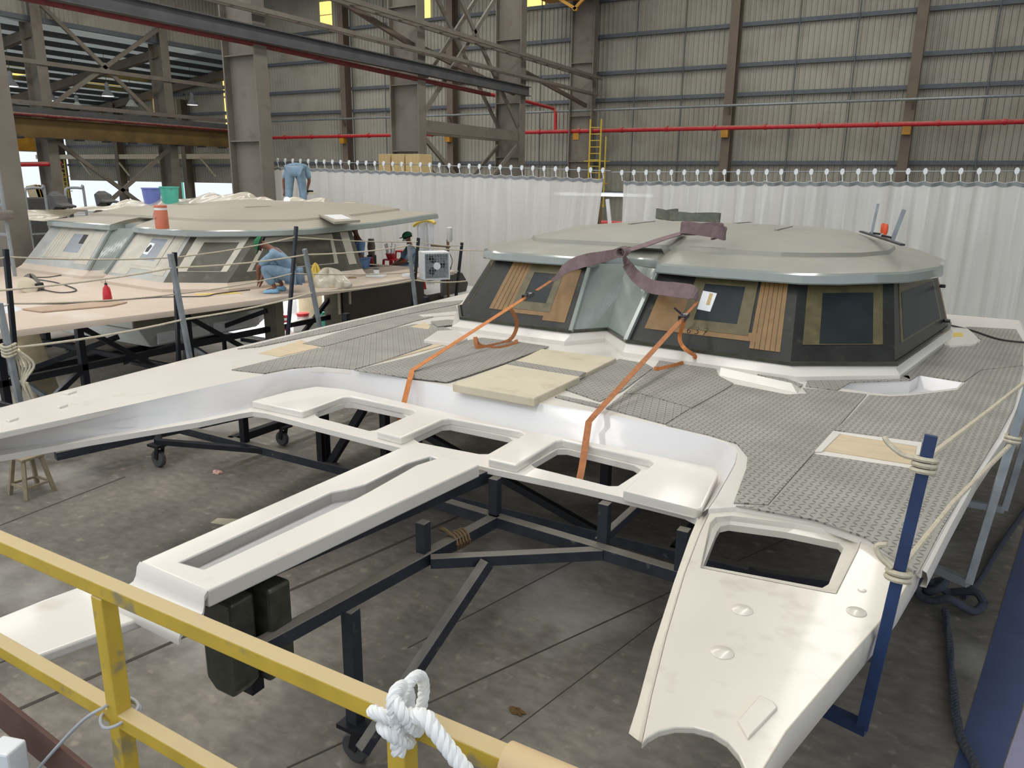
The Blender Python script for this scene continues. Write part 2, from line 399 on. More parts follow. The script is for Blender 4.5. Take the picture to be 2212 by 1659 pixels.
# ================================================================== THE HALL
YW = 40.0; XR = -18.3; XF = -43.6
struct(G().slab([(-80, -8), (14, -8), (14, 60), (-80, 60)], 0, -.3).obj('floor', m_floor), 'worn grey concrete factory floor under the boat decks', 'floor')
# joints and cracks in the floor slabs (dark thin grooves)
m_joint = mat('floor_joint', c8(70, 64, 56), .9, var=.2)
jg = bpy.data.objects['floor']
for k, (a, b, w) in enumerate([((0, 1432), (560, 1190), .012), ((0, 1550), (1060, 1085), .035), ((620, 1659), (1860, 1090), .014), ((0, 1135), (270, 1030), .02), ((880, 1400), (1300, 1180), .008), ((1000, 1659), (1500, 1280), .007)]):
    p, q = at(*a, .001), at(*b, .001)
    G().bar(p, q, w, .004).obj('floor_joint', m_joint, jg)
m_haze = mat('blue_haze_tint', c8(62, 74, 108), .6, var=.15, scale=1.5)  # lens haze at the lower right, put into the floor as a blue band
m_lane2 = mat('pale_floor_strip', c8(150, 146, 170), .6, var=.06)
struct(G().slab([at(2060, 1659, 0).xy, at(2165, 1659, 0).xy, (1.62, 10.2), (1.1, 10.2)], .004, 0).obj('haze_band', m_haze), 'blue lens haze painted as a flat band along the right side', 'haze band')
struct(G().slab([at(2168, 1659, 0).xy, (1.4, 3.6), (1.9, 6.0), (2.0, 10.2), (1.64, 10.2)], .004, 0).obj('trim_2', m_lane2), 'pale floor strip at the right edge beside the blue haze band', 'floor strip')

def corr(x0, x1, z0, z1, y, pitch=.25, d=.05, flip=1):
    g = G(); n = int((x1 - x0) / pitch); P = []
    for i in range(n):
        b = x0 + i * pitch
        P += [(b, 0), (b + .60 * pitch, 0), (b + .70 * pitch, -d * flip), (b + .90 * pitch, -d * flip)]
    P.append((x0 + n * pitch, 0))
    return g.loft([[V((px, y + py, z0)) for px, py in P], [V((px, y + py, z1)) for px, py in P]], closed=False)
def corr_x(y0, y1, z0, z1, x, pitch=.25, d=.05):
    g = corr(y0, y1, z0, z1, 0, pitch, d); g.v = [V((x - v.y, v.x, v.z)) for v in g.v]; return g
wb = thing('wall_back', 'tall cream corrugated cladding wall behind the curtains', 'wall', (0, YW, 0)); struct(wb)
posts = [-66.7, -58.7, -50.7, -42.8, -35.0, -26.9, -18.6, -10.7, -2.8, 5.0]
for i in range(len(posts) - 1):
    x0, x1 = posts[i], posts[i + 1]; door = x1 <= -42.7
    top = 10.8 if door and x1 < -43 else 18
    for zz0, zz1 in ((3.15 if door else .3, 7.4), (7.4, top)):
        corr(x0, x1, zz0, zz1, YW).obj('cladding_sheet', m_clad, wb)
zg = [3.0, 4.57, 7.75, 9.08, 10.87, 12.6]
for z in zg:
    for i in range(3, len(posts) - 1):
        G().bar((posts[i] + .2, YW - .16, z), (posts[i + 1] - .2, YW - .16, z), .16, .18).obj('girt', m_girt, wb)
for z in (4.4, 5.9, 8.0, 9.4):
    for i in range(0, 3):
        G().bar((posts[i] + .2, YW - .16, z), (posts[i + 1] - .2, YW - .16, z), .14, .16).obj('girt', m_girt, wb)
for i in range(4, len(posts) - 1):
    for k in (.36, .68):
        x = posts[i] + (posts[i + 1] - posts[i]) * k
        G().tube([(x, YW - .26, .5), (x, YW - .26, 18)], .03, 5).obj('sag_rod', m_girt, wb)
def ibeam_v(x, y, z0, z1, a, b, tf=.05, tw=.04, axis='X'):
    g = G(); zc, h = (z0 + z1) / 2, z1 - z0
    if axis == 'X':
        g.box((x - a / 2, y, zc), (tf, b, h)); g.box((x + a / 2, y, zc), (tf, b, h)); g.box((x, y, zc), (a, tw, h))
    else:
        g.box((x, y - a / 2, zc), (b, tf, h)); g.box((x, y + a / 2, zc), (b, tf, h)); g.box((x, y, zc), (tw, a, h))
    return g
for i, x in enumerate(posts):
    if x > 4.5: continue
    h = 18 if x > -43 else 9.0
    o = ibeam_v(x, YW - .55, 0, h, .55, .42, axis='Y').obj('wall_post', m_colw, wb)
# yellow translucent sheets let into the wall
for px0, px1, py0, py1, n in [(690, 718, 5, 62, 2), (915, 930, 0, 42, 1), (1139, 1177, -40, 18, 2), (481, 495, 175, 285, 3), (330, 347, 208, 270, 2), (201, 219, 236, 262, 2)]:
    a, b = aty(px0, py0, YW - .07), aty(px1, py1, YW - .07)
    for k in range(n):
        t0, t1 = k / n, (k + 1) / n - .04
        G().box(((a.x + b.x) / 2, YW - .07, a.z + (b.z - a.z) * (t0 + t1) / 2), (abs(b.x - a.x), .02, abs(b.z - a.z) * (t1 - t0))).obj('rooflight_pane', m_glow, wb)
# walls and roof that close the hall (right side, roof)
wr = thing('wall_right', 'corrugated cladding wall closing the hall on the right', 'wall', (13, 20, 0)); struct(wr)
corr_x(10, 40, 0, 16, 13).obj('cladding_sheet', m_clad, wr)
struct(G().slab([(XF, -4), (13.2, -4), (13.2, 40), (XF, 40)], 16.2, 16.0).obj('ceiling', m_roofdk), 'pale sheet metal roof high over the hall', 'ceiling')

# ---- main crane columns (row along the depth of the hall)
rowY = [8.95, 16.45, 23.95, 31.4, 38.9]
clabel = ['huge grey steel column cut by the left edge of the picture', 'wide grey built-up steel column behind the dusty boat roof', 'built-up steel column with pale boxes at its foot', 'built-up steel column to the right of the cross bracing', 'steel column at the back wall beside the yellow ladder']
for i, y in enumerate(rowY):
    if i == 0:
        x = -17.62
    else: x = XR
    t = thing('crane_column', clabel[i], 'column', (x, y, 0), 'crane columns of the main hall')
    a, b = 1.25, .46
    G().box((x - a / 2, y, 8), (.05, b, 16)).obj('flange', m_col, t); G().box((x + a / 2, y, 8), (.05, b, 16)).obj('flange', m_col, t)
    G().box((x, y, 8), (a, .03, 16)).obj('web', m_col, t)
    for z in (1.5, 4.6, 6.9, 9.5, 12.5):
        G().box((x, y - .11, z), (a - .06, .2, .03)).obj('stiffener', m_col, t)
    G().box((x, y, .02), (a + .3, b + .3, .04)).obj('base_plate', m_col, t)
# runway beam and pipe rails along that row
xr = XR + .72
def longbeam(name, label, cat, z, y0, y1, x, w, h, m, web=True):
    t = thing(name, label, cat, (x, y0, z))
    if web:
        G().box((x, (y0 + y1) / 2, z + h / 2), (w, y1 - y0, .03)).obj('top_flange', m, t); G().box((x, (y0 + y1) / 2, z - h / 2), (w, y1 - y0, .03)).obj('bottom_flange', m, t)
        G().box((x, (y0 + y1) / 2, z), (.03, y1 - y0, h)).obj('web', m, t)
    else:
        G().bar((x, y0, z), (x, y1, z), w, h).obj('rail', m, t)
    return t
longbeam('runway_beam', 'long dark steel beam bolted across the columns', 'beam', 7.38, 4, 31.6, xr + .1, .25, .36, m_beam)
t = thing('cable_ladder', 'dusty cable ladder running above the dark runway beam', 'cable tray', (xr + .2, 6, 8.0))
for dx in (-.12, .12): G().bar((xr + .2 + dx, 6, 8.0), (xr + .2 + dx, 38.6, 7.9), .06, .12).obj('side_rail', m_col, t)
for k in range(26): G().bar((xr + .08, 7 + k * 1.2, 7.98 - k * .003), (xr + .32, 7 + k * 1.2, 7.98 - k * .003), .04).obj('rung', m_col, t)
t = thing('lattice_walkway', 'upper lattice walkway beam crossing the column tops', 'beam', (xr + .1, 12, 8.9))
for dx in (-.2, .2): G().bar((xr + .1 + dx, 12, 8.95), (xr + .1 + dx, 39, 8.72), .08, .14).obj('chord', m_col, t)
for k in range(22): G().bar((xr - .1, 13 + k * 1.2, 8.93 - k * .009), (xr + .3, 13.6 + k * 1.2, 8.93 - k * .009), .05).obj('lacing', m_col, t)
for k, (y0, y1, z0, z1) in enumerate([(16, 24, 9.9, 8.2), (24.5, 31.2, 8.2, 7.3), (32, 38.7, 8.3, 7.4)]):
    tag(G().bar((XR + .3, y0, z0), (XR + .3, y1, z1), .12, .18).obj('tie_beam', m_colw, None), ['thin brown tie beam beside the first crane column', 'thin brown tie beam behind the cross bracing', 'thin brown tie beam next to the back wall column'][k], 'beam', 'tie beams')
tag(G().tube([(xr - .15, 6, 7.2), (xr - .15, 16, 7.18), (xr - .15, 28.7, 7.01)], .09, 10).obj('fire_pipe', m_redold, None, True), 'dusty red pipe under the long runway beam', 'pipe')
# cross bracing between columns 3 and 4
t = thing('cross_bracing', 'crossed steel bracing between two crane columns', 'bracing', (XR, 24, 0))
for (a, b) in [((24.2, 5.9), (31.2, 12.6)), ((24.2, 12.6), (31.2, 5.9)), ((24.2, 0.6), (31.2, 5.1)), ((24.2, 5.1), (31.2, .6)), ((24.2, 12.8), (31.2, 15.8))]:
    for dx in (-.5, .5):
        G().bar((XR + dx, a[0], a[1]), (XR + dx, b[0], b[1]), .09, .16).obj('diagonal', m_col, t)
for z in (5.5,):
    for dx in (-.5, .5): G().bar((XR + dx, 24.1, z), (XR + dx, 31.2, z), .12, .42).obj('strut', m_col, t)
# pipes along the back wall
t = thing('fire_main', 'bright red pipe running along the cream back wall', 'pipe', (-20, YW - .9, 6.18))
G().tube([(-42, YW - 1.1, 6.18), (6.4, YW - 1.1, 6.16)], .11, 10).obj('pipe', m_red, t, True)
for x in posts[4:9]:
    G().box((x, YW - 1.0, 5.9), (.34, .3, .34)).obj('bracket', m_yelcr, t)
for x in np.arange(-40, 6, 2.4): G().lathe([(.15, -.05), (.15, .05)], (x, YW - 1.1, 6.18), 10, 'X').obj('coupling', m_red, t)
t = thing('fire_pipe_drop', 'red pipe stepping down to the wall main beside the column', 'pipe', (-21, YW - 1.3, 6))
G().tube([aty(1058, 204, 33), aty(1110, 212, 35), aty(1195, 234, YW - 1.1), aty(1200, 240, YW - 1.1), aty(1200, 280, YW - 1.1), aty(1207, 286, YW - 1.0)], .09, 8).obj('pipe', m_red, t, True)
t = thing('air_pipe', 'thin grey pipe on brackets above the red wall pipe', 'pipe', (-20, YW - .8, 7.2))
G().tube([(-42, YW - 1.1, 7.22), (6.4, YW - 1.1, 7.16)], .06, 8).obj('pipe', m_galv, t, True)
for x in posts[4:9]:
    G().bar((x + .1, YW - .86, 6.8), (x + .1, YW - 1.1, 7.15), .08).obj('bracket', m_colw, t)
# yellow caged ladder at the back wall column
def ladder(px0, px1, py0, py1, Y, label, cage):
    a, b = aty(px0, py0, Y), aty(px1, py1, Y); b.z = 0; t = thing('caged_ladder', label, 'ladder', (a.x, Y, b.z), 'yellow caged ladders')
    for x in (a.x, b.x): G().bar((x, Y, b.z), (x, Y, a.z), .07).obj('stringer', m_yellad, t)
    n = int((a.z - b.z) / .32)
    for k in range(n): G().bar((a.x, Y, b.z + .2 + k * .32), (b.x, Y, b.z + .2 + k * .32), .04).obj('rung', m_yellad, t)
    if cage:
        for z in [2.4 + 1.1 * k_ for k_ in range(int((a.z - 2.4) / 1.1))]:
            G().tube([(a.x, Y, z), (a.x, Y - .6, z), (b.x + .55, Y - .6, z), (b.x + .55, Y, z)], .03, 6).obj('cage_hoop', m_yellad, t)
        G().bar((b.x + .55, Y - .6, 2.3), (b.x + .55, Y - .6, a.z - .9), .05).obj('cage_bar', m_yellad, t)
ladder(1276, 1291, 258, 470, 38.2, 'tall yellow caged ladder beside the column near the curtain gap', True)
# wooden box stack visible over the left curtain, standing on a rack behind it
t = thing('storage_rack', 'dark storage rack behind the curtain carrying the pale boxes', 'rack', (-17.2, 20.6, 0))
for x in (-18.2, -15.6):
    for y in (20.1, 21.0): G().bar((x, y, 0), (x, y, 3.62), .08).obj('upright', m_steel, t)
G().box((-16.9, 20.55, 3.66), (2.8, 1.1, .08)).obj('top_shelf', m_wood, t); G().box((-16.9, 20.55, 1.8), (2.7, 1.0, .06)).obj('shelf', m_wood, t)
for k, (pa_, pb_) in enumerate([(823, 850), (851, 880), (881, 912)]):
    a, b = aty(pa_, 333, 20.4), aty(pb_, 368, 20.4)
    tag(G().box(((a.x + b.x) / 2, 20.6, 3.70 + (a.z - 3.70) / 2), (b.x - a.x - .02, .7, a.z - 3.70)).obj('wooden_box', m_wood, None, bevel=.01, origin=((a.x + b.x) / 2, 20.6, 3.7)), ['leftmost pale wooden box above the curtain', 'middle pale wooden box with a white label above the curtain', 'rightmost pale wooden box above the curtain'][k], 'box', 'pale boxes over the curtain')

# ---- far left aisle: second column row, lean-to roof, crane girder, lamps
fY = [25.1, 32.6, 39.0]
fl = ['far steel column left of the yellow crates', 'far steel column with the crossed bracing', 'far steel column half hidden by the wide grey column']
for i, y in enumerate(fY[:2]):
    t = thing('aisle_column', fl[i], 'column', (XF, y, 0), 'columns of the far aisle')
    for dx in (-.55, .55): G().box((XF + dx, y, 6.5), (.06, .55, 13)).obj('flange', m_col, t)
    G().box((XF, y, 6.5), (1.1, .05, 13)).obj('web', m_col, t)
wl = thing('wall_left', 'upper cladding strip above the far aisle columns', 'wall', (XF, 20, 11.4)); struct(wl)
corr_x(8, 40, 11.4, 17, XF + .05).obj('cladding_sheet', m_clad, wl)
G().bar((XF + .15, 8, 11.4), (XF + .15, 40, 11.4), .2, .25).obj('eaves_beam', m_girt, wl)
cl = thing('ceiling_aisle', 'dark ribbed lean-to roof over the far aisle with lit gaps', 'roof', (XF, 20, 11.3)); struct(cl)
g = G(); sl = (10.9 - 8.85) / 16.5
def rz(x): return 11.35 + (x - XF) * sl
g.add([(XF, 0, rz(XF)), (XF, 41, rz(XF)), (XF - 30, 41, rz(XF - 30)), (XF - 30, 0, rz(XF - 30))], [(0, 1, 2, 3)]).obj('roof_sheet', m_tsheet, cl)
for k in range(14):
    x = XF - 1.2 - k * 1.75
    G().bar((x, 4, rz(x) - .18), (x, 41, rz(x) - .18), .12, .28).obj('purlin', m_purlin, cl)
for y in (17.6, 25.1, 32.6, 39.4):
    for dz, w, h in ((-.55, .08, .5), (-.82, .35, .05)):
        G().bar((XF, y, rz(XF) + dz), (XF - 26, y, rz(XF - 26) + dz), w, h).obj('rafter', m_colw, cl)
# lit translucent roof-light strips in the lean-to roof
for k, (x, y) in enumerate([(XF - 9, 28.5), (XF - 11.5, 29), (XF - 14, 29.5), (XF - 16.5, 30), (XF - 8, 36), (XF - 11, 36.5)]):
    G().box((x, y, rz(x) - .03), (1.3, 3.2, .03)).obj('rooflight_pane', m_glow, cl)
t = longbeam('crane_girder', 'long brownish yellow crane girder across the far aisle columns', 'beam', 5.95, 8, 38.9, XF + .9, .5, .95, m_yeldk)
G().bar((XF + .95, 8, 6.85), (XF + .95, 38.9, 6.75), .14, .3).obj('walkway_edge', m_beam, t)
for k in range(12): G().box((XF + .9, 20 + k * 1.6, 5.45), (.4, .35, .14)).obj('girder_clip', m_dkgrey, t)
tag(G().tube([(XF + 1.2, 8, 6.62), (XF + 1.2, 39.4, 6.5)], .08, 8).obj('fire_pipe', m_redold, None, True), 'dark red pipe above the yellow crane girder', 'pipe')
for k, (z, lb) in enumerate([(7.25, 'dusty horizontal aisle rail above the crane girder'), (9.3, 'dusty horizontal aisle rail crossing behind the bracing')]):
    tag(G().bar((XF + .6, 8, z), (XF + .6, 40, z - .1), .14, .22).obj('aisle_rail', m_col), lb, 'beam', 'aisle rails')
t = thing('cross_bracing', 'crossed dark steel bracing between two far aisle columns', 'bracing', (XF, 29, 0))
for a, b in [((25.4, 12.2), (32.3, 6.4)), ((25.4, 7.2), (32.3, 12.0)), ((25.4, 5.3), (32.3, .3)), ((25.4, .3), (32.3, 5.2))]:
    G().bar((XF + .5, a[0], a[1]), (XF + .5, b[0], b[1]), .12, .22).obj('diagonal', m_col, t)
# high-bay lamps
lampL = ['high-bay lamp at the far left beside the near column', 'small lit high-bay lamp just right of the far column', 'unlit cream high-bay lamp low over the crane girder', 'largest lit high-bay lamp in the middle of the aisle', 'dim high-bay lamp half behind the diagonal brace', 'lit high-bay lamp nearest the wide grey column']
for k, (px, py, X, lit) in enumerate([(25, 187, -46, 1), (111, 218, -50, 1), (168, 236, -48, 0), (233, 208, -46.5, 1), (285, 230, -49, 0), (416, 227, -46.5, 1)]):
    p = atx(px, py, X); t = thing('high_bay_lamp', lampL[k], 'lamp', p, 'high-bay lamps of the aisle')
    G().lathe([(.10, .42), (.16, .34), (.34, .08), (.40, 0), (.37, 0), (.3, .1), (.12, .3)], p, 16, cap=False).obj('reflector', m_hullw if not lit else m_midgrey, t, True)
    G().lathe([(.0, .0), (.34, .01), (.34, .03), (0, .04)], p, 16).obj('lamp_glass', m_lamp if lit else m_white, t)
    G().lathe([(.09, .42), (.12, .5), (.12, .72), (.06, .8)], p, 10).obj('gear_housing', m_midgrey, t)
    G().tube([p + V((0, 0, .8)), (p.x, p.y, rz(min(p.x, XF)) - .3)], .015, 5).obj('hanger', m_dkgrey, t)
# yellow crane gantry high at the top left
t = thing('gantry_crane', 'yellow overhead crane girder at the top of the picture', 'crane', (-24, 19, 9))
a, b = atx(270, -6, -30), atx(480, 34, -30)
G().box(((a.x + b.x) / 2 - .2, (a.y + b.y) / 2, 13.5 - .55), (.8, 16, 1.1)).obj('girder', m_yelcr, t)
a = aty(1230, 0, 37.5)
t = thing('crane_end_carriage', 'yellow crane carriage corner above the back wall column', 'crane', (a.x, 37.5, a.z))
G().box((a.x + .3, 37.5, a.z + .55), (3.4, 1.0, 1.0)).obj('carriage', m_yelcr, t); G().bar((a.x - 1.2, 37.2, a.z + .5), (a.x + .6, 37.2, a.z - .55), .14).obj('knee_brace', m_yelcr, t); G().bar((a.x + 1.6, 37.2, a.z + .5), (a.x + .4, 37.2, a.z - .55), .14).obj('knee_brace', m_yelcr, t)
# things by the far doorway
ladder(129, 150, 345, 432, 36.0, 'yellow caged ladder standing at the bright far doorway', True)
t = thing('door_tie', 'pale horizontal rail across the top of the far doorway', 'beam', (-55, 39.2, 5.0))
G().bar((-70, 39.3, 5.05), (-44.5, 39.3, 5.0), .2, .35).obj('rail', m_core2, t)
for k in range(4): G().bar((-64 + k * 5, 39.2, 5.0), (-62.4 + k * 5, 39.2, 3.6), .1).obj('brace', m_core2, t)
# tall rack frames, boards and crates at the far left
t = thing('pipe_trolley', 'grey bent-tube trolley frame at the far left', 'trolley', atx(60, 470, -30))
b0 = atx(62, 470, -30)
for dy in (0, 1.5):
    G().tube(sm([V((b0.x, b0.y + dy, 0)), b0 + V((0, dy, 0)), b0 + V((0, dy, .9)), b0 + V((0, dy + .15, 1.05)), b0 + V((.2, dy + .5, 1.05)), b0 + V((.2, dy + .6, .9)), V((b0.x + .2, b0.y + dy + .6, 0))], 4), .05, 8).obj('frame_tube', m_midgrey, t, True)
for z in (-1.4, -.6, .2): G().bar(b0 + V((.1, 0, z)), b0 + V((.1, 2.1, z)), .06).obj('cross_tube', m_midgrey, t)
for k, (px, lb) in enumerate([(72, 'pale board leaning in the far left aisle'), (84, 'yellow board leaning beside the far left column'), (92, 'thin brown plank leaning beside the far left column')]):
    p = atx(px, 400, -38)
    tag(G().bar((p.x, p.y + .5, .0), (p.x, p.y - .1, p.z), .5 if k == 0 else .25, .06, (1, 0, 0)).obj('leaning_board', [m_core2, m_yelcr, m_colw][k]), lb, 'board', 'boards leaning in the aisle')
p = atx(45, 440, -36); tag(G().box((p.x, p.y + .6, 1.3), (1.4, 2.6, 2.6)).obj('storage_crate', m_dkgrey, None, bevel=.03, origin=(p.x, p.y + .6, 0)), 'dark crate behind the leaning boards at the far left', 'crate')
p = atx(48, 306, -50); tag(G().box((p.x, p.y, p.z), (1.6, 3.4, 1.1)).obj('crane_hoist', m_yelcr, None, bevel=.03), 'yellow crane hoist box seen at the far left', 'crane')
tag(G().tube([atx(36, 355, -43.2), atx(125, 354, -43.2), atx(131, 352, -43.2)], .12, 8).obj('fire_pipe', m_red, None, True), 'short red pipe with flange at the far left', 'pipe')
# outdoor things seen through the far doorway
struct(G().slab([(-90, 41), (-40, 41), (-40, 90), (-90, 90)], -.01, -.1).obj('floor_yard', mat('bright_yard', c8(222, 220, 212), .9, var=.05)), 'bright sunlit yard outside the far doorway', 'yard')
t = thing('yard_frame', 'blue truss frame with teal panel outside the far doorway', 'frame', (-80, 62, 0))
G().box((-81.5, 61.9, 1.5), (1.6, .1, 3.0)).obj('teal_panel', m_teal, t)
for k in range(4): G().bar((-90 + k * 3, 61.9, 3.9), (-88.5 + k * 3, 61.9, 4.7), .1).obj('truss_web', m_bluepl, t)
G().bar((-92, 61.9, 4.75), (-76, 61.9, 4.75), .12).obj('truss_chord', m_bluepl, t)

# ================================================================== PVC CURTAINS
def curtain(name, label, X0, X1, Y, ztop0, ztop1, nring, seed, lean=0, amp=.09):
    rnd = random.Random(seed); t = thing(name, label, 'curtain', ((X0 + X1) / 2, Y, 0))
    ph = [rnd.uniform(0, 6.28) for _ in range(6)]
    def zt(u): return ztop0 + (ztop1 - ztop0) * u
    nu = int((X1 - X0) * 30)
    def fn(u, v):
        s = u * nring * math.pi; x = X0 + (X1 - X0) * u + lean * u ** 6 * v
        z = (zt(u) - .16 - .035 * abs(math.sin(s))) * (1 - v) + .04 * v
        w = amp * (.5 + .5 * min(1, v * 4))
        y = w * (math.sin(2 * s / 1.7 + ph[0] + .5 * math.sin(v * 3 + ph[1])) * .5 + .35 * math.sin(s * 1.37 + ph[2] + v * 1.3) + .28 * math.sin(s * 2.9 + ph[3] - v * .8) * (1 - v * .6))
        y += .05 * math.sin(2 * s + ph[5]) * (1 - v) ** 2 + .018 * math.sin(5.3 * s + ph[1] + 2 * v)
        y += .03 * math.sin(7 * v + 3 * math.sin(s * .21 + ph[4]))
        return V((x, Y + y, z))
    G().grid(fn, nu, 26).obj('pvc_sheet', m_pvc, t, 'all', recalc=False)
    # hem band along the top
    hb = G().grid(lambda u, v: fn(u, 0) + V((0, -.012, -.01 - v * .07)), nu, 1).obj('top_hem', m_midgrey, t, 'all', recalc=False)
    w = thing('curtain_wire', 'thin steel wire carrying ' + label, 'wire', (X0, Y, zt(0)))
    G().tube([(X0 - .25, Y, zt(0) + .02), (X1 + .2, Y, zt(1))], .012, 5).obj('wire', m_galv, w)
    me = None
    for k in range(nring + 1):
        u = k / nring; x = X0 + (X1 - X0) * u; z = zt(u)
        if me is None:
            g = G(); L = []
            for i in range(12):
                a = 2 * math.pi * i / 12; L.append((.040 * math.cos(a), .062 * math.sin(a) + .012))
            g.loft([[V((px, -.016, pz)) for px, pz in L], [V((px, .016, pz)) for px, pz in L]], True, True, True)
            g.bar((0, 0, -.04), (.02, 0, -.17), .016, .012)
            me = g.mesh('hanger', m_white)
        o = bpy.data.objects.new('hanger', me); COL.objects.link(o); o.location = (x, Y, z); pa(o, t)
    return t
YC = 17.0
a = aty(568, 350, YC); b = aty(1302, 374, YC)
curtain('pvc_curtain', 'the milky plastic curtain left of the gap', a.x, b.x, YC, a.z + .05, b.z + .05, 36, 3, lean=-.35, amp=.12)
a = aty(1343, 377, YC); b = aty(2212, 374, YC)
curtain('pvc_curtain', 'the milky plastic curtain behind the near boat roof', a.x, b.x + 3.4, YC, a.z + .03, b.z + .06, 38, 8, amp=.21)
# items seen in the gap of the curtains
p = aty(1318, 421, 26); tl0 = p.copy(); tag(G().bar((p.x - 2.2, 26, p.z), (p.x + 1.6, 26, p.z), .1, .1).obj('tube_light', m_tubel), 'white fluorescent tube seen in the curtain gap', 'lamp')
G().bar((p.x - 2.4, 26.06, 0), (p.x - 2.4, 26.06, p.z + .1), .08).obj('light_pole', m_galv, bpy.data.objects['tube_light']); G().bar((p.x - 2.44, 26.06, p.z + .06), (p.x + 1.6, 26.06, p.z + .06), .05).obj('light_rail', m_galv, bpy.data.objects['tube_light'])
t = thing('red_crate_trolley', 'red trolley with orange handles in the curtain gap', 'trolley', (-9.0, 20, 0))
p = aty(1318, 478, 20)
G().box((p.x, 20, p.z / 2), (1.3, .8, p.z)).obj('crate', m_redpl, t, bevel=.03)
for dx in (-.55, .55): G().bar((p.x + dx, 19.7, p.z), (p.x + dx, 19.7, p.z + .32), .08).obj('handle', m_orange2, t)
p = aty(1312, 430, 19.6); q = aty(1318, 488, 19.6)
tag(G().bar(p, q, .1, .03).obj('wrapped_plank', m_white), 'white wrapped plank standing in the red trolley', 'plank')
t = thing('scaffold_post', 'yellow brown scaffold poles behind the left curtain end', 'scaffold', aty(1297, 480, 19))
for px in (1293, 1298): 
    p = aty(px, 430, 19); G().tube([(p.x, 19, 0), (p.x, 19, 3.1)], .03, 6).obj('pole', m_ropebr, t)
